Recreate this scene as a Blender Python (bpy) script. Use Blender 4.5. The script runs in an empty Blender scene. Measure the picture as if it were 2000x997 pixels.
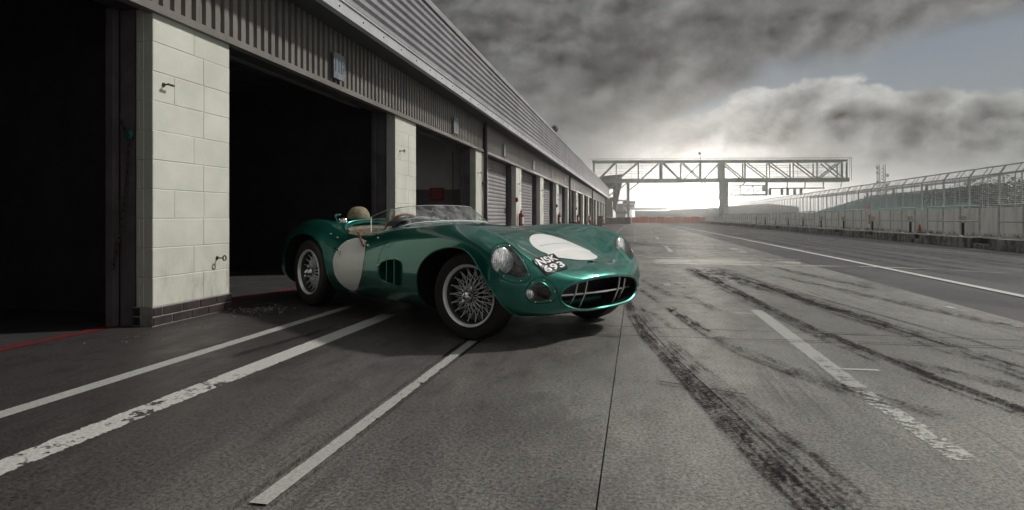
import bpy, bmesh, math, random
import numpy as np
from mathutils import Vector, Matrix
from mathutils.bvhtree import BVHTree
random.seed(7); R = math.radians
S = bpy.context.scene
COL = S.collection
# ------------------------------------------------------------------ camera
TH = math.atan(243/1200); CS, SN = math.cos(TH), math.sin(TH)
cam = bpy.data.cameras.new('camera'); camo = bpy.data.objects.new('camera', cam); COL.objects.link(camo)
cam.sensor_width = 36; cam.lens = 36*1200/2000; cam.shift_y = -73.5/2000
camo.location = (0, 0, .83); camo.rotation_euler = (R(90), 0, TH)
cam.clip_start = .05; cam.clip_end = 6000
S.camera = camo
S.render.resolution_x, S.render.resolution_y = 1024, 510
S.view_settings.view_transform = 'Standard'; S.view_settings.look = 'None'
S.view_settings.exposure = 0.72; S.view_settings.gamma = 1
S.render.engine = 'CYCLES'
S.cycles.volume_bounces = 0; S.cycles.transparent_max_bounces = 24; S.cycles.max_bounces = 8
SUN_AZ, SUN_EL = 62, 41      # degrees clockwise from +Y, elevation
# ------------------------------------------------------------------ node helper
class NT:
    def __init__(s, tree): s.t = tree; s.n = tree.nodes; s.l = tree.links
    def new(s, ty, **kw):
        n = s.n.new(ty)
        for k, v in kw.items(): setattr(n, k, v)
        return n
    def put(s, sock, v):
        if v is None: return
        if hasattr(v, 'links') or isinstance(v, bpy.types.NodeSocket): s.l.new(v, sock)
        else: sock.default_value = v
    def m(s, op, a, b=None, c=None, clamp=False):
        n = s.new('ShaderNodeMath', operation=op); n.use_clamp = clamp
        s.put(n.inputs[0], a); s.put(n.inputs[1], b)
        if c is not None: s.put(n.inputs[2], c)
        return n.outputs[0]
    def add(s, a, b): return s.m('ADD', a, b)
    def sub(s, a, b): return s.m('SUBTRACT', a, b)
    def mul(s, a, b): return s.m('MULTIPLY', a, b)
    def ss(s, v, lo, hi, a=0., b=1.):
        n = s.new('ShaderNodeMapRange', interpolation_type='SMOOTHSTEP')
        s.put(n.inputs[0], v); s.put(n.inputs[1], lo); s.put(n.inputs[2], hi); s.put(n.inputs[3], a); s.put(n.inputs[4], b)
        return n.outputs[0]
    def gauss(s, v, c, w):
        d = s.m('DIVIDE', s.sub(v, c), w); return s.m('EXPONENT', s.mul(s.mul(d, d), -1.))
    def noise(s, vec, scale, det=4, rough=.55, dist=0.):
        n = s.new('ShaderNodeTexNoise'); s.put(n.inputs['Vector'], vec)
        n.inputs['Scale'].default_value = scale; n.inputs['Detail'].default_value = det
        n.inputs['Roughness'].default_value = rough; n.inputs['Distortion'].default_value = dist
        return n.outputs[0]
    def puff(s, vec, scale, det=3, rough=.5):
        n = s.new('ShaderNodeTexVoronoi', feature='F1'); s.put(n.inputs['Vector'], vec)
        n.inputs['Scale'].default_value = scale; n.inputs['Detail'].default_value = det; n.inputs['Roughness'].default_value = rough; 
        n.normalize = True
        return s.sub(1., n.outputs['Distance'])
    def mix(s, f, a, b, bt='MIX'):
        n = s.new('ShaderNodeMix', data_type='RGBA', blend_type=bt)
        s.put(n.inputs[0], f); s.put(n.inputs[6], a); s.put(n.inputs[7], b); return n.outputs[2]
    def mapping(s, vec, scale=(1, 1, 1), loc=(0, 0, 0), rot=(0, 0, 0)):
        n = s.new('ShaderNodeMapping'); s.put(n.inputs[0], vec)
        n.inputs['Scale'].default_value = scale; n.inputs['Location'].default_value = loc; n.inputs['Rotation'].default_value = rot
        return n.outputs[0]
def c4(c): return (c[0], c[1], c[2], 1.) if not isinstance(c, (int, float)) else (c, c, c, 1.)
# ------------------------------------------------------------------ world
W = bpy.data.worlds.new('World'); S.world = W; W.use_nodes = True
T = NT(W.node_tree); T.n.clear()
def build_world():
    tc = T.new('ShaderNodeTexCoord'); d = tc.outputs['Generated']
    sep = T.new('ShaderNodeSeparateXYZ'); T.l.new(d, sep.inputs[0]); x, y, z = sep.outputs
    az = T.mul(T.m('ARCTAN2', x, y), 57.2958)
    el = T.mul(T.m('ARCSINE', z), 57.2958)
    sky = T.new('ShaderNodeTexSky', sky_type='NISHITA'); sky.sun_disc = False
    sky.sun_elevation = R(SUN_EL); sky.sun_rotation = R(SUN_AZ); sky.altitude = 100; sky.air_density = 1.2; sky.dust_density = 2.5
    v1 = T.mapping(d, (1, 1, 1.9))
    v2 = T.mapping(d, (1, 1, 1.35), (3.1, 1.7, .4))
    n1 = T.noise(v1, 2.6, 5, .50, .0)       # large masses
    n2 = T.noise(v2, 8.5, 10, .57, .0)       # billows
    n3 = T.noise(v1, 22., 7, .62)            # fine
    # relief of billows: difference of noise along the light direction
    v2b = T.mapping(d, (1, 1, 1.35), (3.1+.010, 1.7-.003, .4-.020)); n2b = T.noise(v2b, 8.5, 10, .57, .0)
    rel = T.mul(T.sub(n2, n2b), 4.0)
    wob = T.new('ShaderNodeTexNoise'); T.l.new(v2, wob.inputs['Vector']); wob.inputs['Scale'].default_value = 9.; wob.inputs['Detail'].default_value = 5.
    def warped(off):
        a = T.new('ShaderNodeVectorMath', operation='MULTIPLY_ADD'); T.l.new(wob.outputs['Color'], a.inputs[0]); a.inputs[1].default_value = (.10, .10, .10); T.l.new(T.mapping(d, (1, 1, 1.35), off), a.inputs[2]); return a.outputs[0]
    p1 = T.puff(warped((1.3, .2, .7)), 11.); p1b = T.puff(warped((1.3+.012, .2-.002, .7-.020)), 11.)
    prel = T.mul(T.sub(p1, p1b), 2.2)
    # deck of dark cloud
    dedge = T.add(T.add(12.6, T.mul(T.gauss(az, 24, 12), 1.6)), T.mul(T.gauss(az, -6, 12), -9))
    dd = T.add(T.sub(el, dedge), T.add(T.mul(T.sub(n1, .5), 8.), T.add(T.mul(T.sub(n2, .5), 4.), T.mul(T.sub(p1, .6), 4.))))
    deck = T.ss(dd, -1.2, 1.6)
    dk = T.add(T.mul(n1, .55), T.mul(n2, .45))
    dlum = T.add(T.ss(dk, .40, .60, .040, .100), T.add(T.mul(rel, .065), T.add(T.mul(T.sub(n3, .5), .05), T.mul(prel, .11))))
    dlum = T.mul(dlum, T.ss(dd, 0., 7., 1.25, .92))
    dlum = T.mul(dlum, T.ss(el, 20., 48., 1., 3.9))          # overhead, out of view, raised beyond natural overcast as fill light
    dcol = T.mix(T.ss(dk, .4, .6), (.93, .90, .94, 1), (.98, 1., .94, 1))
    dcol = T.mix(1., dcol, dlum, 'MULTIPLY')
    # cumulus bank lower down
    ctop = T.add(T.add(8.8, T.mul(T.gauss(az, 14.5, 8), 2.4)), T.mul(T.gauss(az, -12, 9), -3.))
    cd = T.add(T.sub(ctop, el), T.add(T.mul(T.sub(n2, .5), 3.6), T.add(T.mul(T.sub(p1, .62), 4.6), T.mul(T.sub(n3, .5), .8))))
    cum = T.ss(cd, -.15, .45)
    clum = T.add(T.ss(cd, .1, 2.6, .26, .065), T.add(T.mul(rel, .16), T.add(T.mul(T.sub(n3, .5), .13), T.mul(prel, .36))))
    low = T.ss(el, 5.2, 2.4)
    clum = T.add(T.mul(clum, T.sub(1., low)), T.mul(low, T.add(.30, T.mul(T.sub(n2, .5), .5))))
    clum = T.mul(clum, T.add(1., T.mul(T.gauss(az, -4, 12), .15)))
    ccol = T.mix(1., (.985, .99, .96, 1), clum, 'MULTIPLY')
    # blue between: nishita toned to the grade of the photograph
    blue = T.mix(1., sky.outputs[0], (.060, .056, .050, 1), 'MULTIPLY')
    blue = T.mix(.8, blue, (.070, .092, .125, 1))
    thin = T.ss(T.noise(v1, 5., 6, .6), .45, .75)
    blue = T.mix(T.mul(thin, .35), blue, (.14, .15, .155, 1))
    col = T.mix(cum, blue, ccol)
    col = T.mix(deck, col, dcol)
    # haze at the horizon and the glow of the sun behind it
    hz = T.m('EXPONENT', T.mul(T.m('MAXIMUM', el, 0.), -.36))
    col = T.mix(T.mul(hz, .7), col, (.36, .37, .362, 1))
    g1 = T.m('EXPONENT', T.mul(T.m('POWER', T.m('SQRT', T.add(T.m('POWER', T.m('DIVIDE', T.sub(az, 5.7), 3.4), 2.), T.m('POWER', T.m('DIVIDE', T.sub(el, 1.4), 2.2), 2.))), 1.2), -1.))
    g2 = T.m('EXPONENT', T.mul(T.m('SQRT', T.add(T.m('POWER', T.m('DIVIDE', T.sub(az, 5.), 12.), 2.), T.m('POWER', T.m('DIVIDE', T.sub(el, 1.), 4.2), 2.))), -1.))
    gl = T.mix(1., (1., .97, .92, 1), T.add(T.mul(g1, 2.2), T.mul(g2, .22)), 'MULTIPLY')
    core = T.m('EXPONENT', T.mul(T.add(T.m('POWER', T.m('DIVIDE', T.sub(az, 5.7), 1.3), 2.), T.m('POWER', T.m('DIVIDE', T.sub(el, 1.3), .85), 2.)), -1.))
    col = T.mix(1., col, gl, 'ADD'); col = T.mix(1., col, T.mix(1., (1., .94, .85, 1), T.mul(core, 300.), 'MULTIPLY'), 'ADD')
    col = T.mix(1., col, (10., 10., 10., 1), 'MULTIPLY')
    bg = T.new('ShaderNodeBackground'); T.l.new(col, bg.inputs[0]); bg.inputs[1].default_value = .1
    out = T.new('ShaderNodeOutputWorld'); T.l.new(bg.outputs[0], out.inputs[0])
build_world()
W.cycles.sampling_method = 'MANUAL'; W.cycles.sample_map_resolution = 1024
# ------------------------------------------------------------------ sun
sl = bpy.data.lights.new('sun', 'SUN'); sl.energy = 1.9; sl.angle = R(3.5); sl.color = (1, .965, .91)
so = bpy.data.objects.new('sun', sl); COL.objects.link(so)
sd = Vector((math.sin(R(SUN_AZ))*math.cos(R(SUN_EL)), math.cos(R(SUN_AZ))*math.cos(R(SUN_EL)), math.sin(R(SUN_EL))))
so.rotation_euler = sd.to_track_quat('Z', 'Y').to_euler(); so.location = sd*300
# ------------------------------------------------------------------ object helpers
LOC = {}
def tag(o, label=None, cat=None, group=None, kind=None):
    if label: o['label'] = label
    if cat: o['category'] = cat
    if group: o['group'] = group
    if kind: o['kind'] = kind
    return o
def link(name, data, parent=None, loc=(0, 0, 0)):
    """loc is in the parent's frame"""
    o = bpy.data.objects.new(name, data); COL.objects.link(o); o.location = loc
    if parent: o.parent = parent
    return o
def empty(name, loc, label=None, cat=None, group=None, rz=0):
    o = link(name, None, None, loc); o.rotation_euler.z = rz; o.empty_display_size = .2
    LOC[o.name] = Vector(loc)
    return tag(o, label, cat, group)
def copy_tree(o, parent=None):
    c = o.copy(); COL.objects.link(c)
    if parent: c.parent = parent
    for ch in KIDS.get(o.name, []): copy_tree(ch, c)
    return c
KIDS = {}
class MB:
    def __init__(s): s.v = []; s.f = []; s.uv = []
    def quad(s, a, b, c, d): s.poly([a, b, c, d])
    def poly(s, pts):
        n = len(s.v); s.v += [tuple(p) for p in pts]; s.f.append(tuple(range(n, n+len(pts))))
    def box(s, c, size, rz=0.):
        x, y, z = [k/2 for k in size]; n = len(s.v); ca, sa = math.cos(rz), math.sin(rz)
        for dz in (-z, z):
            for dx, dy in ((-x, -y), (x, -y), (x, y), (-x, y)):
                s.v.append((c[0]+dx*ca-dy*sa, c[1]+dx*sa+dy*ca, c[2]+dz))
        for q in ((0, 3, 2, 1), (4, 5, 6, 7), (0, 1, 5, 4), (1, 2, 6, 5), (2, 3, 7, 6), (3, 0, 4, 7)): s.f.append(tuple(n+i for i in q))
        return s
    def b2(s, x0, x1, y0, y1, z0, z1): return s.box(((x0+x1)/2, (y0+y1)/2, (z0+z1)/2), (abs(x1-x0), abs(y1-y0), abs(z1-z0)))
    def tube(s, pts, r, n=8, cap=True, closed=False):
        P = [Vector(p) for p in pts]; m = len(P); base = len(s.v)
        rr = r if hasattr(r, '__len__') else [r]*m
        up = None
        for i in range(m):
            a = P[(i-1) % m] if (i > 0 or closed) else P[0]; b = P[(i+1) % m] if (i < m-1 or closed) else P[-1]
            t = (b-a).normalized() if (b-a).length > 1e-9 else Vector((0, 0, 1))
            if up is None: up = Vector((0, 0, 1)) if abs(t.z) < .9 else Vector((1, 0, 0))
            u = t.cross(up)
            if u.length < 1e-6: u = t.orthogonal()
            u.normalize(); w = u.cross(t).normalized(); up = w
            for k in range(n):
                an = 2*math.pi*k/n; s.v.append(tuple(P[i]+u*math.cos(an)*rr[i]+w*math.sin(an)*rr[i]))
        for i in range(m if closed else m-1):
            for k in range(n):
                a = base+i*n; b = base+((i+1) % m)*n
                s.f.append((a+k, a+(k+1) % n, b+(k+1) % n, b+k))
        if cap and not closed:
            s.f.append(tuple(base+k for k in range(n))[::-1]); s.f.append(tuple(base+(m-1)*n+k for k in range(n)))
        return s
    def bar(s, p, q, w, h=None): # rectangular bar
        h = h or w; p = Vector(p); q = Vector(q); t = (q-p).normalized()
        up = Vector((0, 0, 1)) if abs(t.z) < .95 else Vector((0, 1, 0))
        u = t.cross(up).normalized(); v = u.cross(t).normalized(); n = len(s.v)
        for e in (p, q):
            for a, b in ((-1, -1), (1, -1), (1, 1), (-1, 1)): s.v.append(tuple(e+u*a*w/2+v*b*h/2))
        for f in ((0, 1, 2, 3), (7, 6, 5, 4), (0, 4, 5, 1), (1, 5, 6, 2), (2, 6, 7, 3), (3, 7, 4, 0)): s.f.append(tuple(n+i for i in f))
        return s
    def lathe(s, prof, c=(0, 0, 0), axis='z', n=32, a0=0., a1=2*math.pi):
        """prof: (radius, along-axis)"""
        base = len(s.v); full = abs(a1-a0-2*math.pi) < 1e-6; m = n if full else n+1
        for r, h in prof:
            for k in range(m):
                an = a0+(a1-a0)*k/n; a, b = r*math.cos(an), r*math.sin(an)
                p = (a, b, h) if axis == 'z' else ((a, h, b) if axis == 'y' else (h, a, b))
                s.v.append((c[0]+p[0], c[1]+p[1], c[2]+p[2]))
        for i in range(len(prof)-1):
            for k in range(n):
                k2 = (k+1) % m
                q = (base+i*m+k, base+i*m+k2, base+(i+1)*m+k2, base+(i+1)*m+k)
                s.f.append(q if axis != 'y' else q[::-1])
        return s
    def ball(s, c, r, n=10, m=6, sc=(1, 1, 1)):
        base = len(s.v)
        for i in range(m+1):
            ph = math.pi*i/m
            for k in range(n):
                an = 2*math.pi*k/n
                s.v.append((c[0]+r*sc[0]*math.sin(ph)*math.cos(an), c[1]+r*sc[1]*math.sin(ph)*math.sin(an), c[2]-r*sc[2]*math.cos(ph)))
        for i in range(m):
            for k in range(n):
                s.f.append((base+i*n+k, base+i*n+(k+1) % n, base+(i+1)*n+(k+1) % n, base+(i+1)*n+k))
        return s
    def mesh(s, name, mat, smooth=False, off=(0, 0, 0), merge=False, ang=None):
        me = bpy.data.meshes.new(name)
        ox, oy, oz = off
        me.from_pydata([(a-ox, b-oy, c-oz) for a, b, c in s.v], [], s.f)
        if merge:
            bm = bmesh.new(); bm.from_mesh(me); bmesh.ops.remove_doubles(bm, verts=bm.verts, dist=1e-5)
            bmesh.ops.recalc_face_normals(bm, faces=bm.faces); bm.to_mesh(me); bm.free()
        if smooth:
            me.shade_smooth()
            if ang: me.set_sharp_from_angle(angle=R(ang))
        me.materials.append(mat)
        return me
    def build(s, name, mat, parent=None, smooth=False, merge=False, ang=40, origin=None):
        """vertices given in world frame (or, under a rotated root, in that root's frame: origin=(0,0,0))"""
        off = Vector((0, 0, 0)); p = parent
        if origin is not None: off = Vector((0, 0, 0))
        elif parent is not None: off = WORLD(parent)
        me = s.mesh(name, mat, smooth, off, merge, ang)
        o = link(name, me, parent)
        if parent: KIDS.setdefault(parent.name, []).append(o)
        return o
def WORLD(o):
    v = Vector(o.location)
    while o.parent: o = o.parent; v = v+Vector(o.location)
    return v
# ------------------------------------------------------------------ materials
def mat(name, base, rough=.6, metal=0., spec=.5, coat=0., fn=None, **kw):
    m = bpy.data.materials.new(name); m.use_nodes = True; t = NT(m.node_tree)
    b = t.n['Principled BSDF']; b.inputs['Base Color'].default_value = c4(base)
    b.inputs['Roughness'].default_value = rough; b.inputs['Metallic'].default_value = metal
    b.inputs['Specular IOR Level'].default_value = spec; b.inputs['Coat Weight'].default_value = coat
    if coat: b.inputs['Coat Roughness'].default_value = .03
    for k, v in kw.items(): b.inputs[k.replace('_', ' ')].default_value = v
    if fn: fn(t, b)
    return m
def pos(t):
    return t.new('ShaderNodeNewGeometry').outputs['Position']
def objc(t): return t.new('ShaderNodeTexCoord').outputs['Object']
def bump(t, b, h, st=.3, dist=.01):
    n = t.new('ShaderNodeBump'); n.inputs['Strength'].default_value = st; n.inputs['Distance'].default_value = dist
    t.put(n.inputs['Height'], h); t.l.new(n.outputs[0], b.inputs['Normal'])
def grime(lo, hi, scale=3., det=6, r0=.5, r1=.8, bst=.15, bsc=60., use=pos, streak=None):
    def fn(t, b):
        p = use(t); n = t.noise(p if not streak else t.mapping(p, streak), scale, det, .6)
        t.l.new(t.mix(t.ss(n, .35, .68), c4(lo), c4(hi)), b.inputs['Base Color'])
        t.l.new(t.ss(n, .3, .7, r1, r0), b.inputs['Roughness'])
        if bst: bump(t, b, t.noise(p, bsc, 4), bst, .004)
    return fn
def ground_fn(dark, mid, light, stain=.5, rough=(.42, .7)):
    def fn(t, b):
        p = pos(t)
        big = t.noise(t.mapping(p, (.9, .28, 1)), .9, 6, .62, .3)
        med = t.noise(t.mapping(p, (1.6, .7, 1)), 4.2, 7, .65)
        fine = t.noise(p, 95., 3, .7); agg = t.new('ShaderNodeTexVoronoi'); t.l.new(p, agg.inputs['Vector']); agg.inputs['Scale'].default_value = 130.
        col = t.mix(t.ss(big, .33, .66), c4(dark), c4(light))
        col = t.mix(t.mul(t.ss(med, .42, .72), .55), col, c4(mid))
        spk = t.ss(fine, .38, .62, .55, 1.42)
        col = t.mix(1., col, spk, 'MULTIPLY')
        pit = t.ss(agg.outputs['Distance'], .08, .35, .45, 1.)
        col = t.mix(.8, col, pit, 'MULTIPLY')
        # long driven-over rubber streaks
        stv = t.noise(t.mapping(p, (7., .22, 1)), 1.5, 5, .6)
        col = t.mix(t.mul(t.ss(stv, .52, .74), stain), col, (.03, .028, .028, 1))
        t.l.new(col, b.inputs['Base Color'])
        t.l.new(t.ss(big, .3, .7, rough[0], rough[1]), b.inputs['Roughness'])
        bump(t, b, t.add(t.mul(fine, .7), t.mul(pit, .5)), .55, .004)
    return fn
M = {}
M['concrete_apron'] = mat('concrete_apron', .3, fn=ground_fn((.25, .248, .23), (.30, .297, .275), (.42, .417, .39), .35))
M['apron_dim_mid'] = mat('apron_dim_mid', .2, fn=ground_fn((.17, .166, .156), (.21, .204, .192), (.30, .294, .276), .25))
M['apron_dim_left'] = mat('apron_dim_left', .1, fn=ground_fn((.050, .046, .046), (.066, .061, .060), (.098, .092, .09), .25))  # dimmer apron copies, light fall-off put into the colour; replaced below
def apron_fn(t, b):
    '''one worn surface: coarse concrete out on the apron, fall-off of light painted into the colour towards the garages, the change broken up by noise'''
    p = pos(t); sx = t.new('ShaderNodeSeparateXYZ'); t.l.new(p, sx.inputs[0])
    big = t.noise(t.mapping(p, (.9, .35, 1)), .8, 7, .65, .4); med = t.noise(t.mapping(p, (1.3, .7, 1)), 4.2, 8, .72)
    fine = t.noise(p, 70., 5, .85); agg = t.new('ShaderNodeTexVoronoi'); t.l.new(p, agg.inputs['Vector']); agg.inputs['Scale'].default_value = 150.; agg.inputs['Randomness'].default_value = 1.
    dim_left = t.ss(t.add(sx.outputs[0], t.add(t.mul(t.sub(big, .5), 3.0), t.mul(t.sub(med, .5), 1.2))), .9, -2.2)
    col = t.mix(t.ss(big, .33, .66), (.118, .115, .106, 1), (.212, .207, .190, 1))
    col = t.mix(dim_left, col, (.034, .029, .029, 1))  # near-black tone paints the light fall-off on the garage side
    blot = t.ss(med, .50, .66); col = t.mix(t.mul(blot, .45), col, t.mix(1., col, (.52, .50, .50, 1), 'MULTIPLY'))
    col = t.mix(1., col, t.ss(fine, .36, .62, .30, 1.70), 'MULTIPLY')
    pit = t.ss(agg.outputs['Distance'], .10, .42, .50, 1.06); col = t.mix(.55, col, pit, 'MULTIPLY')
    st = t.noise(t.mapping(p, (9., .30, 1)), 1.5, 7, .7); msk = t.noise(t.mapping(p, (.6, .3, 1)), 1.1, 3, .5)
    col = t.mix(t.mul(t.mul(t.ss(st, .50, .64), t.ss(msk, .45, .62)), .55), col, (.03, .026, .026, 1))
    spot = t.ss(t.noise(p, 3.1, 4, .8), .70, .76); col = t.mix(t.mul(spot, .6), col, (.025, .022, .022, 1))
    t.l.new(col, b.inputs['Base Color']); t.l.new(t.ss(med, .3, .7, .40, .66), b.inputs['Roughness'])
    bump(t, b, t.add(t.mul(fine, .9), t.mul(pit, .3)), .4, .004)
for k_ in ('concrete_apron', 'apron_dim_mid', 'apron_dim_left'): M[k_] = mat('worn_apron', .2, fn=apron_fn) if k_ == 'concrete_apron' else M['concrete_apron']
M['asphalt'] = mat('asphalt', .05, fn=ground_fn((.045, .041, .042), (.052, .048, .049), (.072, .068, .068), .4))
M['earth'] = mat('earth', .16, fn=ground_fn((.14, .135, .12), (.17, .16, .15), (.2, .19, .17), .1))
M['joint'] = mat('joint', .02, .9)
M['garage_floor'] = mat('garage_floor', .03, .6, fn=grime((.018, .016, .017), (.045, .042, .042), 2.))  # shade put into the base colour, keeps the sunlit part near black
M['red_line'] = mat('red_line', (.25, .01, .015), .6, fn=grime((.05, .008, .01), (.15, .012, .014), 6.))
def block_fn(t, b):
    p = pos(t); n = t.noise(p, 2.2, 6, .6); f = t.noise(p, 34., 5, .7)
    oi = t.new('ShaderNodeObjectInfo').outputs['Random']
    col = t.mix(t.ss(n, .3, .7), (.52, .53, .465, 1), (.62, .63, .555, 1))
    col = t.mix(t.mul(oi, .14), col, (.50, .50, .44, 1))
    sz = t.new('ShaderNodeSeparateXYZ'); t.l.new(p, sz.inputs[0])
    d = t.mul(t.ss(sz.outputs[2], .75, .1), t.ss(t.noise(t.mapping(p, (3, 3, 1)), 3., 6, .7), .42, .75))
    col = t.mix(t.mul(d, .7), col, (.22, .2, .17, 1))
    chip = t.ss(t.noise(p, 24., 4, .7), .70, .76)
    col = t.mix(t.mul(chip, .6), col, (.25, .24, .22, 1))
    t.l.new(col, b.inputs['Base Color']); b.inputs['Roughness'].default_value = .62
    bump(t, b, t.add(f, t.mul(chip, -1.)), .35, .004)
M['block'] = mat('block', .7, fn=block_fn)
M['mortar'] = mat('mortar', .5, .8, fn=grime((.50, .50, .44), (.62, .63, .56), 5.))
M['brick'] = mat('brick', .05, .6, fn=grime((.018, .012, .013), (.042, .028, .028), 9., bst=.4))
M['brick_mortar'] = mat('brick_mortar', .2, .9, fn=grime((.22, .20, .18), (.36, .33, .30), 12.))
M['frame_steel'] = mat('frame_steel', .1, .5, fn=grime((.085, .075, .082), (.14, .125, .132), 2.5))
M['garage_shade'] = mat('garage_shade', .04, .6, fn=grime((.030, .024, .027), (.055, .046, .05), 2.))  # near-black wall colour holds the gloom of the nearest garages
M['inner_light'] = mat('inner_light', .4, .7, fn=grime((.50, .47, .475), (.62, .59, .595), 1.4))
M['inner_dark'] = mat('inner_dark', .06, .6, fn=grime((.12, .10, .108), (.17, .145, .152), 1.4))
def clad_fn(lo, hi):
    def fn(t, b):
        p = pos(t); n = t.noise(p, 1.1, 6, .6); s_ = t.noise(t.mapping(p, (1, 14, 1.2)), 1.4, 5, .6)
        col = t.mix(t.ss(n, .3, .7), c4(lo), c4(hi))
        col = t.mix(t.mul(t.ss(s_, .52, .75), .5), col, c4([k*.45 for k in lo]))
        t.l.new(col, b.inputs['Base Color']); b.inputs['Roughness'].default_value = .48
    return fn
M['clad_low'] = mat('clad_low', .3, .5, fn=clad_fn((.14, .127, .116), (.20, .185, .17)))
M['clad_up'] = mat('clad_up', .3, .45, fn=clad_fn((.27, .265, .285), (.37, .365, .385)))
M['gutter'] = mat('gutter', .45, .4, fn=clad_fn((.42, .42, .44), (.55, .55, .57)))
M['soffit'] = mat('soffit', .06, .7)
M['pipe'] = mat('pipe', (.012, .007, .008), .35)
M['door_slat'] = mat('door_slat', .3, .5, fn=clad_fn((.26, .25, .26), (.34, .33, .34)))
M['red'] = mat('red', (.32, .012, .018), .35)
M['red_box'] = mat('red_box', (.26, .015, .02), .5)
M['black'] = mat('black', .012, .45)
M['white'] = mat('white', .7, .5)
M['steel'] = mat('steel', .55, .35, .9)
M['rust'] = mat('rust', (.14, .07, .035), .7, .4, fn=grime((.03, .02, .017), (.12, .08, .05), 30.))
M['sign_white'] = mat('sign_white', .35, .5, fn=grime((.13, .15, .17), (.20, .22, .245), 8.))
M['sign_ink'] = mat('sign_ink', (.10, .14, .20), .5)
def paint_line(name, col, wear, scale=9., st=(1, 1, 1)):
    """road paint worn away in flakes: fully gone where alpha drops"""
    m = bpy.data.materials.new(name); m.use_nodes = True; t = NT(m.node_tree); b = t.n['Principled BSDF']
    p = pos(t); n = t.noise(t.mapping(p, st), scale, 8, .72); n2 = t.noise(p, 70., 3, .7); n3 = t.noise(t.mapping(p, (1, .35, 1)), 1.3, 3, .5)
    uvn = t.new('ShaderNodeTexCoord').outputs['UV']; su = t.new('ShaderNodeSeparateXYZ'); t.l.new(uvn, su.inputs[0])
    edge = t.m('ABSOLUTE', t.sub(su.outputs[0], .5))
    v = t.add(t.add(t.mul(n, .55), t.mul(n3, .45)), t.mul(t.sub(n2, .5), .16))
    v = t.sub(v, t.mul(t.ss(edge, .40, .5), .07))
    a = t.ss(v, wear-.012, wear+.012)
    t.l.new(t.mix(t.ss(n2, .35, .65), c4([k*.72 for k in col]), c4(col)), b.inputs['Base Color'])
    b.inputs['Roughness'].default_value = .55
    t.l.new(a, b.inputs['Alpha'])
    return m
M['line_white'] = paint_line('line_white', (.38, .385, .365), .41)
M['line_worn'] = paint_line('line_worn', (.50, .51, .48), .435)
M['line_scrubbed'] = paint_line('line_scrubbed', (.50, .50, .47), .462, 20., (.9, 1.5, 1))
M['line_clean'] = paint_line('line_clean', (.62, .62, .60), .30)
M['line_faint'] = paint_line('line_faint', (.52, .52, .48), .475, 6., (.5, 2, 1))
M['dirt_pale'] = paint_line('dirt_pale', (.48, .45, .41), .47, 3., (.5, 2, 1))
def rubber(name, strength, lo=.42):
    m = bpy.data.materials.new(name); m.use_nodes = True; t = NT(m.node_tree); b = t.n['Principled BSDF']
    p = pos(t); uvn = t.new('ShaderNodeTexCoord').outputs['UV']; su = t.new('ShaderNodeSeparateXYZ'); t.l.new(uvn, su.inputs[0])
    u, v = su.outputs[0], su.outputs[1]
    e = t.sub(1., t.mul(t.m('ABSOLUTE', t.sub(u, .5)), 2.))
    e = t.mul(t.ss(e, 0., .55), t.mul(t.ss(v, 0., .12), t.ss(v, 1., .9)))
    sv = t.new('ShaderNodeCombineXYZ'); t.put(sv.inputs[0], t.mul(u, 15.)); t.put(sv.inputs[1], t.mul(v, 5.))
    streak = t.noise(sv.outputs[0], 1.3, 6, .7); med = t.noise(t.mapping(p, (1.6, .6, 1)), 6., 7, .75)
    grain = t.noise(t.mapping(p, (.8, 1.5, 1)), 62., 5, .85)      # rubber catches on the grain of the concrete
    cov = t.mul(t.ss(t.add(t.mul(streak, .5), t.mul(med, .5)), lo-.06, lo+.20), t.m('POWER', e, .9))
    th = t.sub(.68, t.mul(cov, .26))
    a = t.mul(t.ss(grain, t.sub(th, .10), t.add(th, .10)), t.mul(t.ss(cov, .0, .12), strength))
    b.inputs['Base Color'].default_value = (.016, .010, .012, 1); b.inputs['Roughness'].default_value = .9; b.inputs['Specular IOR Level'].default_value = .15
    t.l.new(a, b.inputs['Alpha']); return m
M['rubber'] = rubber('rubber', .84, .39); M['rubber_soft'] = rubber('rubber_soft', .85, .44); M['rubber_thin'] = rubber('rubber_thin', .8, .34)
M['wall_white'] = mat('wall_white', .6, .7)
def wall_fn(t, b):
    p = pos(t); sz = t.new('ShaderNodeSeparateXYZ'); t.l.new(p, sz.inputs[0])
    st = t.noise(t.mapping(p, (1, 3.2, .5)), 1.5, 6, .65); n = t.noise(p, 3.5, 7, .7)
    col = t.mix(t.ss(st, .42, .72), (.86, .85, .81, 1), (.62, .61, .56, 1))
    low = t.mul(t.ss(sz.outputs[2], .42, .28), t.ss(n, .42, .62))
    col = t.mix(low, col, (.09, .08, .065, 1))
    t.l.new(col, b.inputs['Base Color']); b.inputs['Roughness'].default_value = .75; bump(t, b, n, .3, .02)
M['wall_white'] = mat('wall_white', .6, .7, fn=wall_fn)
def kerb_fn(t, b):
    p = pos(t); st = t.noise(t.mapping(p, (1, 2.2, .7)), 1.7, 8, .75); n = t.noise(p, 6., 7, .75)
    k = t.add(t.mul(st, .6), t.mul(n, .4))
    col = t.mix(t.ss(k, .40, .60), (.035, .03, .028, 1), (.34, .33, .30, 1))
    t.l.new(col, b.inputs['Base Color']); b.inputs['Roughness'].default_value = .8; bump(t, b, n, .5, .02)
M['kerb'] = mat('kerb', .2, .8, fn=kerb_fn)
M['platform'] = mat('platform', .3, .75, fn=grime((.22, .215, .195), (.34, .335, .31), 3.))
M['galv'] = mat('galv', .4, .5, .1, fn=grime((.42, .46, .45), (.56, .60, .59), 5., bst=0))
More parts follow.
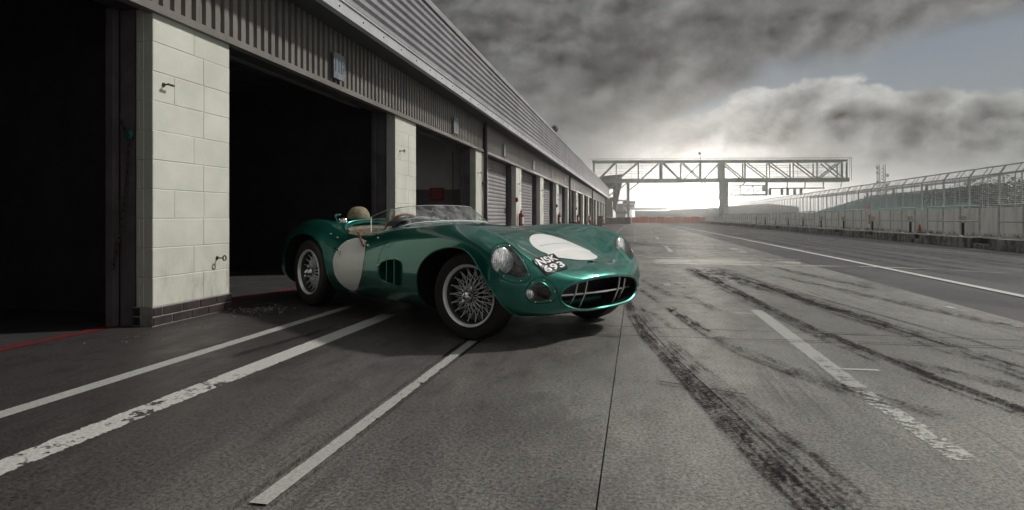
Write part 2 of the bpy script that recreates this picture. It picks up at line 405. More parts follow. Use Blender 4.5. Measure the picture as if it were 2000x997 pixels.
M['gantry'] = mat('gantry', (.2, .24, .21), .5, .2, fn=grime((.34, .39, .35), (.44, .49, .45), 1., bst=0))
M['gantry_pale'] = mat('gantry_pale', (.32, .4, .37), .5, fn=grime((.28, .36, .33), (.38, .46, .43), 1., bst=0))
M['beige'] = mat('beige', (.3, .29, .25), .7); M['timber'] = mat('timber', (.13, .10, .075), .8, fn=grime((.09, .07, .055), (.17, .135, .10), 3.))
M['orange'] = mat('orange', (.62, .12, .06), .5); M['teal_seat'] = mat('teal_seat', (.05, .20, .19), .6, fn=grime((.10, .52, .49), (.16, .66, .62), 2., bst=0))
M['stand_roof'] = mat('stand_roof', (.42, .40, .37), .6); M['stand_wall'] = mat('stand_wall', (.34, .37, .39), .7)
M['leaf'] = mat('leaf', (.05, .075, .025), .7, fn=grime((.04, .075, .018), (.09, .135, .035), .4, bst=0)); M['bark'] = mat('bark', (.06, .05, .04), .9)
M['box_cream'] = mat('box_cream', (.55, .53, .42), .5); M['debris'] = mat('debris', (.12, .10, .08), .8, fn=grime((.04, .035, .03), (.3, .28, .25), 50.))
# car
def paint_fn(t, b):
    o = objc(t); fl = t.noise(o, 900., 2, .5); big = t.noise(o, 1.5, 3, .5)
    col = t.mix(t.ss(big, .3, .7), (.006, .130, .096, 1), (.010, .165, .124, 1))
    col = t.mix(t.mul(t.ss(fl, .55, .75), .5), col, (.05, .36, .29, 1))
    t.l.new(col, b.inputs['Base Color'])
    t.put(b.inputs['Coat Roughness'], .012)
M['paint'] = mat('paint', (.01, .13, .1), .30, .68, .5, 1., fn=paint_fn)
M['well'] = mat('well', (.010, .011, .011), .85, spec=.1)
M['inner_green'] = mat('inner_green', (.012, .10, .08), .45, .3)
M['decal'] = mat('decal', (.86, .86, .84), .35, 0, .5, .5)
M['plate_black'] = mat('plate_black', .012, .35); M['plate_white'] = mat('plate_white', .8, .4)
M['chrome'] = mat('chrome', .75, .08, 1.); M['mesh_pale'] = mat('mesh_pale', .8, .6); M['alu'] = mat('alu', .92, .3, .35); M['spoke'] = mat('spoke', .95, .25, .35)
M['grille_bar'] = mat('grille_bar', .80, .22, .8)
def tyre_fn(t, b):
    o = objc(t); n = t.noise(o, 12., 4); t.l.new(t.mix(n, (.009, .008, .008, 1), (.024, .020, .020, 1)), b.inputs['Base Color'])
    bump(t, b, t.noise(o, 150., 3), .2, .002)
M['tyre'] = mat('tyre', .015, .55, fn=tyre_fn)
M['tan'] = mat('tan', (.2, .16, .1), .85, fn=grime((.15, .125, .085), (.24, .205, .145), 30., bsc=400., bst=.5, use=objc))
M['tan_green'] = mat('tan_green', (.13, .12, .06), .9, fn=grime((.16, .135, .075), (.27, .225, .135), 20., bsc=500., bst=.6, use=objc))
M['wood'] = mat('wood', (.30, .09, .03), .3, 0, .5, .6, fn=grime((.22, .065, .02), (.38, .13, .05), 30., r0=.25, r1=.4, bst=0, use=objc))
M['leather_brown'] = mat('leather_brown', (.12, .035, .018), .5)
M['lamp_in'] = mat('lamp_in', .8, .12, 1.); M['amber_dark'] = mat('amber_dark', (.03, .02, .02), .15, 0, .6)
M['seam'] = mat('seam', (.003, .012, .01), .6)
def glass(name, tint, gl=.08, dust=0.):
    m = bpy.data.materials.new(name); m.use_nodes = True; t = NT(m.node_tree); t.n.clear()
    tr = t.new('ShaderNodeBsdfTransparent'); tr.inputs[0].default_value = c4(tint)
    g = t.new('ShaderNodeBsdfGlossy'); g.inputs['Roughness'].default_value = .03
    fr = t.new('ShaderNodeLayerWeight'); fr.inputs[0].default_value = .35
    f = t.add(t.mul(t.m('POWER', fr.outputs['Facing'], 2.2), .75), gl)
    mx = t.new('ShaderNodeMixShader'); t.put(mx.inputs[0], t.m('MINIMUM', f, .95)); t.l.new(tr.outputs[0], mx.inputs[1]); t.l.new(g.outputs[0], mx.inputs[2])
    last = mx.outputs[0]
    if dust:
        df = t.new('ShaderNodeBsdfDiffuse'); df.inputs[0].default_value = (.7, .7, .68, 1)
        m2 = t.new('ShaderNodeMixShader'); o = objc(t); t.put(m2.inputs[0], t.mul(t.ss(t.noise(t.mapping(o, (1, 3, 1)), 5., 6, .7, 1.), .4, .75), dust)); t.l.new(last, m2.inputs[1]); t.l.new(df.outputs[0], m2.inputs[2]); last = m2.outputs[0]
    out = t.new('ShaderNodeOutputMaterial'); t.l.new(last, out.inputs[0]); return m
M['screen'] = glass('screen', (.90, .92, .91), .10, .34); M['lens'] = glass('lens', (.93, .95, .95), .10); M['lens_smoke'] = glass('lens_smoke', (.35, .33, .33), .10)
def text_mesh(txt, size, bold=0., extrude=.002, align='CENTER', spacing=1., line=1.):
    cu = bpy.data.curves.new('lettering', 'FONT'); cu.body = txt; cu.size = size; cu.offset = bold; cu.extrude = extrude
    cu.align_x = align; cu.align_y = 'CENTER'; cu.space_character = spacing; cu.space_line = line; cu.resolution_u = 3
    o = bpy.data.objects.new('lettering', cu); COL.objects.link(o)
    dg = bpy.context.evaluated_depsgraph_get(); me = bpy.data.meshes.new_from_object(o.evaluated_get(dg))
    bpy.data.objects.remove(o); bpy.data.curves.remove(cu); me.name = 'lettering'; return me
# ================================================================== GROUND
FX = -3.6            # facade plane of the pit garages
def struct(o, label=None): o['kind'] = 'structure'; return tag(o, label)
def sheet(name, x0, x1, y0, y1, z, m, parent=None):
    b = MB(); b.quad((x0, y0, z), (x1, y0, z), (x1, y1, z), (x0, y1, z)); return b.build(name, m, parent)
struct(sheet('ground', -420, 420, -60, 430, -.10, M['earth']), 'open ground running out to the hazy horizon')
apron = struct(sheet('concrete_apron', -3.87, 3.0, -8, 120, -.045, M['joint']), 'worn concrete apron in front of the garages')
LEAD = [(-3.86, -1.142, 'apron_dim_left'), (-1.022, -.1145, 'apron_dim_mid'), (-.1095, 2.995, 'concrete_apron')]
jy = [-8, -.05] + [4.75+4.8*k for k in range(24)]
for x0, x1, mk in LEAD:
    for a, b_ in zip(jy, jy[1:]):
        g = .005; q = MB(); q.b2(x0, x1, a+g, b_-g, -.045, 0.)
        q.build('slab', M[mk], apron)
dr = MB(); dr.b2(-1.128, -1.042, -8, 110, -.04, -.006); dr.build('drain_channel', M['apron_dim_mid'], apron)
lane = struct(sheet('pit_lane_road', 3.0, 9.4, -8, 160, -.004, M['asphalt']), 'dark asphalt pit lane with a single white line')
struct(sheet('infield_road', -3.8, 60, 160, 428, -.02, M['asphalt']), 'asphalt continuing into the distance beyond the gantry')
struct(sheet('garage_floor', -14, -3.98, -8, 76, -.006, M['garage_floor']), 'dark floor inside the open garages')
struct(sheet('threshold_line', -3.98, -3.87, -8, 76, .0, M['red_line']), 'red painted threshold line along the garage doors')
def ribbon(name, pts, w, z, m, n=1, label=None):
    """flat marking following a centre line; uv.x across, uv.y along"""
    P = [Vector((p[0], p[1], 0)) for p in pts]; ww = w if hasattr(w, '__len__') else [w]*len(P)
    # resample smoothly
    Q = []; WW = []
    for i in range(len(P)-1):
        a = P[max(i-1, 0)]; b_ = P[i]; c = P[i+1]; d = P[min(i+2, len(P)-1)]
        for k in range(n):
            t = k/n; t2, t3 = t*t, t*t*t
            Q.append(.5*((2*b_)+(c-a)*t+(2*a-5*b_+4*c-d)*t2+(3*b_-a-3*c+d)*t3)); WW.append(ww[i]*(1-t)+ww[i+1]*t)
    Q.append(P[-1]); WW.append(ww[-1])
    v = []; uv = []; L = 0; tot = sum((Q[i+1]-Q[i]).length for i in range(len(Q)-1))
    for i, q in enumerate(Q):
        t = (Q[min(i+1, len(Q)-1)]-Q[max(i-1, 0)]).normalized(); nn = Vector((t.y, -t.x, 0))
        if i: L += (Q[i]-Q[i-1]).length
        for s_ in (-1, 1): v.append(tuple(q+nn*s_*WW[i]/2+Vector((0, 0, z)))); uv.append(((s_+1)/2, L/tot))
    f = [(2*i, 2*i+1, 2*i+3, 2*i+2) for i in range(len(Q)-1)]
    me = bpy.data.meshes.new(name); me.from_pydata(v, [], f); ul = me.uv_layers.new(name='UVMap')
    for lp in me.loops: ul.data[lp.index].uv = uv[lp.vertex_index]
    me.materials.append(m); o = link(name, me); return struct(o, label)
ribbon('bay_line', [(-2.62, -6), (-2.62, 5.35)], .095, .0015, M['line_white'], 1, 'white line nearest the garages')
ribbon('bay_line', [(-2.07, -6), (-2.07, 4.95)], .145, .0015, M['line_worn'], 1, 'broad flaking white line before the garages')
ribbon('channel_line', [(-1.075, 1.60), (-1.075, 70)], .060, .001, M['line_white'], 1, 'white line painted along the drain channel')
ribbon('dashed_line', [(1.05, 3.27), (1.05, 5.83)], .105, .0015, M['line_white'], 1, 'solid near dash of the apron line')
ribbon('dashed_line', [(1.10, 2.36), (1.05, 3.2)], .11, .0015, M['line_scrubbed'], 1, 'scrubbed-away end of the near dash')
ribbon('dashed_line', [(1.24, 7.98), (1.24, 9.25)], .125, .0015, M['line_white'], 1, 'second dash beyond the car nose')
for a, b_ in ((15.2, 18.2), (24, 27), (34, 37)): ribbon('dashed_line', [(.82, a), (.82, b_)], .1, .004, M['line_worn'])
for a, b_ in ((15.2, 15.9), (16.6, 17.3)): ribbon('dashed_line', [(2.5, a), (2.5, b_)], .16, .004, M['line_worn'])
ribbon('tick_mark', [(1.09, 3.65), (1.29, 3.66)], .035, .002, M['line_worn']); ribbon('tick_mark', [(.84, 5.6), (1.02, 5.62)], .03, .002, M['line_worn'])
ribbon('tick_mark', [(.11, 8.03), (.72, 8.05)], .05, .0015, M['line_white']); ribbon('tick_mark', [(.36, 7.93), (.38, 7.70)], .08, .0025, M['line_white'])
ribbon('cross_line', [(-.1, 11.5), (1.6, 11.4), (2.8, 11.3), (4.1, 11.2), (5.4, 10.4)], [.22, .35, .2, .12, .05], .0022, M['line_faint'], 6, 'pale scrubbed line across the apron')
ribbon('cross_line', [(.2, 13.1), (1.5, 13.0), (3.1, 12.8)], [.1, .22, .1], .0022, M['line_faint'], 6)
ribbon('dust_patch', [(.0, 11.9), (1.6, 12.2), (2.9, 11.9)], [.7, 1.1, .6], .0027, M['dirt_pale'], 4, 'pale dusty patch across the apron')
ribbon('kerb_dash', [(2.84, 5.0), (2.82, 6.4)], .07, .004, M['line_faint'])
ribbon('lane_line', [(3.98, -6), (3.98, 34)], .12, .004, M['line_clean'], 1, 'long white line along the pit lane')
ribbon('lane_line', [(3.98, 34.1), (3.6, 60), (3.0, 90)], .12, .004, M['line_worn'], 3)
tz = [.0030]
def skid(pts, w, m='rubber', n=6, label=None):
    tz[0] += .0002; w = [k*.85 for k in w] if hasattr(w, '__len__') else w; ribbon('tyre_mark', pts, w, tz[0], M[m], n, label)
skid([(-.12, 7.2), (-.06, 5.8), (.01, 4.75), (.17, 3.75), (.31, 2.90), (.41, 2.3), (.49, 1.88), (.62, 1.2)], [.12, .13, .14, .15, .17, .19, .20, .22], 'rubber', 8, 'curving black tyre mark nearest the car')
skid([(-.02, 6.2), (.10, 4.75), (.26, 3.7), (.40, 2.9), (.53, 2.2), (.66, 1.6)], [.16, .24, .30, .36, .42, .46], 'rubber_soft', 8)
skid([(.0, 5.4), (.20, 3.9), (.36, 3.0), (.50, 2.2), (.60, 1.7)], .012, 'rubber_thin', 8)
skid([(.25, 6.2), (.42, 5.0), (.60, 4.15), (.84, 3.5), (1.1, 3.05), (1.4, 2.75)], [.14, .20, .24, .26, .24, .2], 'rubber_soft', 8)
skid([(.78, 11.2), (.92, 9.0), (1.05, 7.3), (1.20, 5.4), (1.38, 4.1), (1.58, 3.1), (1.9, 2.2)], [.45, .50, .42, .26, .36, .26, .22], 'rubber_soft', 8, 'long dark tyre marks right of the dashed line')
skid([(1.1, 11.2), (1.4, 8.6), (1.72, 6.2), (1.9, 4.9), (2.0, 3.8), (2.2, 2.6)], [.5, .7, .5, .5, .4, .5], 'rubber_soft', 8)
skid([(.80, 11.0), (.96, 9.0), (1.09, 7.3), (1.24, 5.4), (1.42, 4.1), (1.62, 3.1), (1.94, 2.2)], [.18, .26, .22, .13, .12, .10, .10], 'rubber', 8)
skid([(1.45, 8.4), (1.70, 6.4), (1.93, 4.9)], [.2, .3, .15], 'rubber', 8)
skid([(1.0, 10.2), (1.22, 8.8), (1.5, 7.2)], [.5, .7, .3], 'rubber_soft', 6)
skid([(1.5, 4.0), (1.72, 3.55), (1.95, 3.2)], [.1, .3, .1], 'rubber_soft', 6)
skid([(1.30, 9.2), (1.62, 7.0), (1.86, 5.2), (2.05, 4.0)], .03, 'rubber_thin', 8); skid([(1.45, 9.2), (1.8, 7.0), (2.15, 5.0), (2.35, 3.9)], .025, 'rubber_thin', 8)
skid([(1.9, 9.6), (2.3, 7.6), (2.6, 6.2), (2.85, 4.8)], [.2, .3, .3, .25], 'rubber_soft', 8)
skid([(2.2, 11.3), (2.5, 9.0), (2.75, 7.6)], [.2, .3, .2], 'rubber_soft', 8)
for k in range(9):
    x = random.uniform(-.05, .9); y = random.uniform(5.2, 9.2); skid([(x, y), (x+.1, y-.5), (x+.22, y-1.2)], random.uniform(.05, .16), 'rubber_soft', 4)
for k in range(7):
    y = 16+k*3.2; x = random.uniform(-.5, 2.); skid([(x, y), (x+.5, y-.5), (x+1.6, y-.9)], .25, 'rubber_soft', 4)
skid([(-.6, 22), (.8, 17.4), (2.8, 15.9)], .12, 'rubber_thin'); skid([(.3, 20), (1.2, 18.6), (3.0, 17.6)], .14, 'rubber_thin')
for k in range(8):
    x = 4.6+k*.52; skid([(x, 5), (x+random.uniform(-.2, .2), 18), (x+random.uniform(-.3, .3), 40), (x-.6, 75)], random.uniform(.16, .4), 'rubber_soft', 6)
skid([(-2.36, 3.17), (-2.22, 4.32)], .045, 'rubber_thin', 4, 'straight black tar strip between the two white lines')
for xs, y0, y1 in ((-.72, 2.2, 4.2), (-.55, 4.32, 4.33)): pass
# crack lines across slabs
for pts in ([(-.5, 4.33), (.6, 4.36), (1.4, 4.42), (2.9, 4.45)], [(.11, 3.16), (.5, 3.0)], [(1.2, 4.77), (1.6, 4.73)], [(.85, 5.95), (1.35, 5.93)], [(-.05, 6.1), (.7, 6.05)]):
    tz[0] += .0002; ribbon('crack', pts, .014, tz[0], M['joint'], 3)
# debris by the first pillar
db = MB()
for k in range(120):
    a = random.gauss(0, .10); b_ = random.gauss(0, .07); r = random.uniform(.004, .012)
    db.box((-3.30+a, 4.95+b_*1.5, r*.6), (r*2.4, r*1.3, r*1.2), random.uniform(0, 3))
for k in range(60):
    r = random.uniform(.002, .005); db.box((random.uniform(-3.58, -3.0), random.uniform(3.4, 5.4), r*.5), (r*2.4, r*1.6, r), random.uniform(0, 3))
o = db.build('leaf_litter', M['debris']); o['kind'] = 'stuff'; o['label'] = 'scattered dry litter on the ground by the first pillar'
# ================================================================== GARAGE BUILDING
PW = .90; PITCH = 4.79; NP = 15; PILR = [4.93+PITCH*k for k in range(NP)]   # right edges
END = PILR[-1]+2.4; START = -7.5
bld = empty('garage_building', (FX, 4.0, 0), 'long single storey pit garage block with white blockwork pillars and ribbed metal cladding', 'building')
ORG = WORLD(bld)
def part(b, name, m, parent=bld, **kw): return b.build(name, m, parent, **kw)
def blockmesh(name, l, h, d, m, bev=.006):
    bm = bmesh.new(); bmesh.ops.create_cube(bm, size=1.); bmesh.ops.scale(bm, vec=(d, l, h), verts=bm.verts)
    bmesh.ops.bevel(bm, geom=bm.edges[:], offset=bev, segments=1, affect='EDGES'); me = bpy.data.meshes.new(name); bm.to_mesh(me); bm.free()
    me.materials.append(m); return me
BM = {}
def bmsh(l, h, d, m, nm):
    k = (round(l, 3), round(h, 3), round(d, 3), nm)
    if k not in BM: BM[k] = blockmesh(nm, l, h, d, m, .004)
    return BM[k]
BASE = .145; CH = .225; ND = .15
for k in range(-1, NP):
    y1 = 4.93+PITCH*k; y0 = y1-PW
    core = MB(); core.b2(FX-ND+.004, FX-.0035, y0+.004, y1-.004, BASE-.004, 2.415)
    if k > 4: core = MB(); core.b2(FX-ND, FX, y0, y1, BASE, 2.415)
    pil = part(core, 'pillar', M['mortar'] if k <= 4 else M['block'])
    bc = MB(); bc.b2(FX-ND-.012, FX+.010, y0-.010, y1+.010, 0, BASE); part(bc, 'brick_base', M['brick_mortar'] if k <= 2 else M['brick'], pil)
    if k <= 2:                                        # bricks of the base
        for row in range(2):
            z = .004+.0345+row*.0705; offs = 0 if row == 0 else .5
            n = 5; L = (PW+.024)/4.5
            edges = [y0-.012]
            e = y0-.012+(L if row == 0 else L/2)
            while e < y1+.01: edges.append(e); e += L
            edges.append(y1+.012)
            for a, b_ in zip(edges, edges[1:]):
                if b_-a < .03: continue
                l = b_-a-.008
                link('brick', bmsh(l, .062, .11, M['brick'], 'brick'), pil, Vector((FX-.038+random.uniform(-.001, .001), (a+b_)/2, z))-ORG)
            link('brick', bmsh(.008, .062, .06, M['brick'], 'brick'), pil, Vector((FX-ND+.02, y0-.013, z))-ORG)
    if k <= 4 and k >= 0:
        for row in range(10):
            z = BASE+CH*(row+.5)
            cuts = [0, .445, .90] if row % 2 else [0, .56, .90]
            if row in (3, 7): cuts = [0, .225, .565, .9]
            for a, b_ in zip(cuts, cuts[1:]):
                o = link('block', bmsh(b_-a-.003, CH-.003, .07, M['block'], 'block'), pil, Vector((FX-.035+random.uniform(-.0012, .0012), y0+(a+b_)/2, z))-ORG)
            # narrow return face: full piece and half pieces alternate
            cx = [0, .072] if row % 2 else [0, .036, .072]
            for a, b_ in zip(cx, cx[1:]):
                link('block', bmsh(.05, CH-.004, b_-a-.004, M['block'], 'block'), pil, Vector((FX-ND+.002+(a+b_)/2+.0, y0+.025+random.uniform(-.001, .001), z))-ORG)
    # steel door frame beside the pillar, both sides
    fr = MB(); fr.b2(FX-ND-.145, FX-ND-.014, y0+.01, y0+.13, -.004, 2.50); fr.b2(FX-ND-.145, FX-ND-.014, y1-.13, y1-.01, -.004, 2.50); part(fr, 'door_frame', M['frame_steel'])
    # partition wall going back
    yp = y1-.30
    if k >= 0:
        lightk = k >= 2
        lo = MB(); lo.b2(-11, FX-ND-.15, yp-.08, yp+.08, 0, 1.50); part(lo, 'partition_wall', M['inner_dark' if lightk else 'garage_shade'])
        up = MB(); up.b2(-11, FX-ND-.15, yp-.075, yp+.075, 1.50, 2.9); part(up, 'partition_wall', M['inner_light' if lightk else 'garage_shade'])
back = MB(); back.b2(-11.2, -11.0, START, END, 0, 3.2); part(back, 'back_wall', M['garage_shade'])
for xa, xb, ya, yb in ((-11.2, FX-ND-.15, START, 10.6), (-11.2, FX-ND-.15, 13.2, END), (-11.2, -8.4, 10.6, 13.2), (-5.2, FX-ND-.15, 10.6, 13.2)): ceil = MB(); ceil.b2(xa, xb, ya, yb, 2.9, 2.98); part(ceil, 'ceiling', M['garage_shade'])  # opening over the half-lit bay, made up to brighten its inside
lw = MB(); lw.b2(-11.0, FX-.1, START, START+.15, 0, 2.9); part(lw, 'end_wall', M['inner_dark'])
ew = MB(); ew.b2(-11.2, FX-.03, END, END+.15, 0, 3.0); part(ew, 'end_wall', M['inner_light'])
lint = MB(); lint.b2(FX-.30, FX-.06, START, END, 2.42, 2.9); part(lint, 'lintel', M['garage_shade'])
trim = MB(); trim.b2(FX-.04, FX+.045, START, END, 2.385, 2.43); trim.b2(FX-.04, FX+.03, START, END, 2.432, 2.452); part(trim, 'cladding_trim', M['clad_low'])
# ribbed lower cladding: one sheet per metre
def ribbed_vertical(y0, y1, x, z0, z1, pitch=.125, depth=.028):
    b = MB(); y = y0; prof = []
    n = round((y1-y0)/pitch); p = (y1-y0)/n
    for i in range(n):
        a = y0+i*p
        prof += [(a, 0), (a+p*.50, 0), (a+p*.60, -depth), (a+p*.90, -depth)]
    prof.append((y1, 0))
    for (ya, da), (yb, db_) in zip(prof, prof[1:]):
        b.quad((x+da, ya, z0), (x+db_, yb, z0), (x+db_, yb, z1), (x+da, ya, z1))
    return b
y = START
while y < END-.01:
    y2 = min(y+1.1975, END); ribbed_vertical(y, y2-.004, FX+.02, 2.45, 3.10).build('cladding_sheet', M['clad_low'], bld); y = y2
# overhang and upper parapet of horizontal ribs
OX = -3.2
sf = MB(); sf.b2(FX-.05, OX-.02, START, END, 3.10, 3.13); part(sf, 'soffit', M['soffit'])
gt = MB(); yy = START
while yy < END-.1:
    y2 = min(yy+3.0, END); g = MB(); g.b2(OX-.05, OX+.028, yy, y2-.006, 3.07, 3.20); g.b2(OX-.02, OX+.045, yy, y2-.006, 3.202, 3.222); part(g, 'gutter_flashing', M['gutter']); yy = y2
def ribbed_horizontal(y0, y1, x, z0, z1, n):
    b = MB(); p = (z1-z0)/n; prof = []
    for i in range(n):
        a = z0+i*p; prof += [(a, -.035), (a+p*.16, -.035), (a+p*.36, 0), (a+p*.82, 0)]
    prof.append((z1, -.035))
    for (za, da), (zb, db_) in zip(prof, prof[1:]):
        b.quad((x+da, y0, za), (x+da, y1, za), (x+db_, y1, zb), (x+db_, y0, zb))
    return b
yy = START
while yy < END-.1:
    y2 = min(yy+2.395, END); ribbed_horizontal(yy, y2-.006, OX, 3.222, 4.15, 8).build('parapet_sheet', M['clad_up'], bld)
    cp = MB(); cp.b2(OX-.22, OX+.03, yy, y2-.004, 4.15, 4.24); cp.build('parapet_coping', M['clad_up'], bld); yy = y2
rf = MB()
for xa, xb, ya, yb in ((-11.2, OX-.2, START, 10.4), (-11.2, OX-.2, 13.4, END), (-11.2, -8.6, 10.4, 13.4), (-5.0, OX-.2, 10.4, 13.4)): rf.quad((xb, ya, 4.2), (xb, yb, 4.2), (xa, yb, 4.2), (xa, ya, 4.2))  # roof opening above the ceiling gap, added to let daylight in
rf.quad((-11.19, START, 3.0), (-11.19, END, 3.0), (-11.19, END, 4.2), (-11.19, START, 4.2)); rf.quad((OX-.01, END, 3.08), (OX-.01, END, 4.2), (-11.2, END, 4.2), (-11.2, END, 3.0)); part(rf, 'roof', M['clad_up'])
# screws on the flashing
scr = MB(); yy = 2.
while yy < 45: scr.ball((OX+.032, yy, 3.135), .011, 6, 4); yy += .598
o = part(scr, 'screw', M['black']); o['kind'] = 'stuff'
scr = MB(); yy = 3.
while yy < 30:
    for zz in (3.34, 3.57, 3.80, 4.03): scr.ball((OX+.002, yy, zz), .009, 6, 4)
    yy += 1.2
o = part(scr, 'screw', M['black']); o['kind'] = 'stuff'
# roller doors in the closed bays
slat = None
for k in range(2, NP-1):
    y0 = PILR[k]; y1 = PILR[k+1]-PW
    if k < 8:
        dm = MB(); dm.b2(FX-.34, FX-.315, y0, y1, 0, 2.42); door = dm.build('roller_door', M['door_slat'], bld)
        sm = MB(); L = y1-y0-.27; w = .105
        for i in range(6):
            a = i/6; b_ = (i+1)/6; f = lambda t: .022*math.sin(math.pi*t)**.7
            sm.quad((f(a), -L/2, w*a), (f(a), L/2, w*a), (f(b_), L/2, w*b_), (f(b_), -L/2, w*b_))
        sme = sm.mesh('slat', M['door_slat'], True)
        for i in range(23): link('slat', sme, door, Vector((FX-.31, (y0+y1)/2, .02+i*w))-ORG)
    else:
        dm = MB(); dm.b2(FX-.34, FX-.31, y0, y1, 0, 2.42); dm.build('roller_door', M['door_slat'], bld)
# rolled-up doors and rails inside the open bays
for k in (-1, 0, 1):
    y0 = 4.93+PITCH*k; y1 = y0+PITCH-PW
    rl = MB(); rl.tube([(FX-.55, y0+.1, 2.65), (FX-.55, y1-.1, 2.65)], .16, 14); part(rl, 'rolled_door', M['inner_dark'])
    for ya in (y0, y1-.06): rr_ = MB(); rr_.b2(FX-.36, FX-.30, ya, ya+.06, 0, 2.42); part(rr_, 'door_rail', M['frame_steel'])
# rain pipes
for yy, xx in ((14.24, -3.53), (33.2, -3.53), (50.7, -3.53), (73.2, -3.53)):
    p = MB(); p.tube([(xx, yy, 0), (xx, yy, 2.96), (xx+.03, yy, 3.07)], .055, 10)
    for zz in (.7, 1.62, 2.35): p.b2(xx-.09, xx+.0, yy-.075, yy+.075, zz, zz+.03)
    p.build('rain_pipe', M['pipe'], bld, smooth=True)
# eye bolts on pillars
def eyebolt(y, z, ring=True):
    p = MB(); p.tube([(FX-.01, y, z), (FX+.06, y, z)], .006, 6)
    if ring: p.tube([(FX+.075, y+.021*math.cos(a), z+.021*math.sin(a)) for a in np.linspace(0, 2*math.pi, 13)[:-1]], .006, 6, closed=True)
    else: p.tube([(FX+.05, y-.012, z), (FX+.052, y+.05, z-.002)], .009, 6)
    p.tube([(FX-.001, y, z), (FX+.006, y, z)], .017, 8); p.build('eye_bolt', M['rust'], bld, smooth=True)
eyebolt(4.14, 1.86, False); eyebolt(4.76, .475)
for k in range(1, 8): eyebolt(PILR[k]-.72, 1.86)
for k in range(2, 6): eyebolt(PILR[k]-.35, 1.66)
# chain with a green shackle at the first opening
ch = empty('hanging_chain', (FX-ND-.02, 4.0, .6), 'rusty chain with a green shackle hanging beside the first pillar', 'chain')
lk = MB(); lk.tube([(0, .009*math.cos(a), .017*math.sin(a)) for a in np.linspace(0, 2*math.pi, 11)[:-1]], .0035, 5, closed=True); lme = lk.mesh('link', M['rust'], True)
pts = []
A, Bp, C_ = Vector((FX-.36, 4.06, 1.80)), Vector((FX-.20, 4.02, 1.44)), Vector((FX-.30, 3.98, .45))
for i in range(11): pts.append(A.lerp(Bp, i/10)+Vector((0, 0, -.05*math.sin(math.pi*i/10))))
for i in range(1, 40): t = i/39; pts.append(Bp.lerp(C_, t)+Vector((.025*math.sin(math.pi*t), 0, 0)))
for i, p in enumerate(pts):
    o = link('link', lme, ch, p-WORLD(ch)); o.rotation_euler = (0, .25, (i % 2)*math.pi/2+.3)
sh = MB(); sh.ball(Bp+Vector((.01, -.01, .02)), .035, 8, 6, (1, .7, 1.2)); sh.build('shackle', mat('shackle_green', (.01, .10, .085), .5), ch, smooth=True)
# bay number boards
def board(y, w, h, z, txt, x, label, facing='x', size=.2, bg='sign_white', ink='sign_ink', rot=0.):
    r = empty('bay_number_board' if txt else 'bay_plate', (x, y, z), label, 'sign', 'number boards over the garage bays')
    b = MB(); b.b2(x, x+.018, y-w/2, y+w/2, z-h/2, z+h/2); b.build('board', M[bg], r)
    if txt:
        me = text_mesh(txt, size, .006, .002); me.materials.clear(); me.materials.append(M[ink])
        me.transform(Matrix(((0, 0, 1, .022), (.75, 0, 0, 0), (0, 1, 0, 0), (0, 0, 0, 1)))); link('lettering', me, r)
    return r
board(6.88, .27, .31, 2.655, '11B', FX+.055, 'blue-grey board reading 11B above the wide dark open garage', size=.22)
board(11.8, .30, .32, 2.665, None, FX+.055, 'small blank plate above the half lit open garage')
lab = {2: 'small pale plate above the first closed roller door', 3: 'small pale plate above the second closed roller door', 4: 'small pale plate above the third closed roller door', 5: 'small pale plate above the fourth closed roller door', 6: 'small white plate just past the second rain pipe', 7: 'small white plate second past the second rain pipe'}
for k in lab: board(PILR[k]+1.95, .30, .32, 2.665, None, FX+.055, lab[k])
# notices on partition walls
def panel_y(name, cx, cz, w, h, y, m, label, cat, txt=None, ink=None, size=.1, sx=1., lines=None):
    r = empty(name, (cx, y, cz), label, cat)
    b = MB(); b.b2(cx-w/2, cx+w/2, y-.012, y, cz-h/2, cz+h/2); b.build('board', m, r)
    if txt:
        me = text_mesh(txt, size, size*.03, .001); me.materials.clear(); me.materials.append(ink)
        me.transform(Matrix(((sx, 0, 0, 0), (0, 0, 1, -.014), (0, 1, 0, 0), (0, 0, 0, 1)))); link('lettering', me, r)
    if lines:
        lb = MB()
        for i, (a, b_) in enumerate(lines):
            z = cz+h/2-.035-i*(h-.05)/len(lines)
            lb.b2(cx-w/2*a, cx+w/2*b_, y-.0145, y-.0125, z-.007, z+.004)
        lb.build('print', ink, r)
    return r
pk = lambda k: PILR[k]-.30-.085
panel_y('red_notice', -4.70, 1.385, .36, .31, pk(2), M['red_box'], 'red notice board with pale print on the garage partition', 'notice', ink=mat('notice_ink', (.45, .16, .15), .6), lines=[(.8, .8), (.7, .8), (.85, .6), (.8, .8), (.5, .8), (.75, .7), (.8, .8), (.6, .4)])
panel_y('garage_number_sign', -4.02, 1.10, .24, .36, pk(1)-.003, mat('sign_dim', (.07, .06, .065), .6), 'dim sign with the number 12 inside the dark garage', 'sign', '12', mat('sign12', (.012, .01, .012), .6), .24, .8)
cnd = MB(); cnd.tube([(-4.30, pk(2)-.02, 0), (-4.30, pk(2)-.02, 2.4)], .012, 6); cnd.build('conduit', M['inner_dark'], bld)
# ceiling lamp strip faintly lit in the first garage
fl = empty('strip_lamp', (-6.9, 5.2, 2.45), 'dim yellowish strip lamp deep in the darkest garage', 'lamp')
b = MB(); b.b2(-7.35, -6.35, 5.0, 5.05, 2.30, 2.34); b.build('tube', mat('lamp_dim', (.12, .09, .04), .6), fl)
b = MB(); b.b2(-7.4, -6.3, 4.98, 5.07, 2.342, 2.38); b.build('housing', M['inner_dark'], fl)
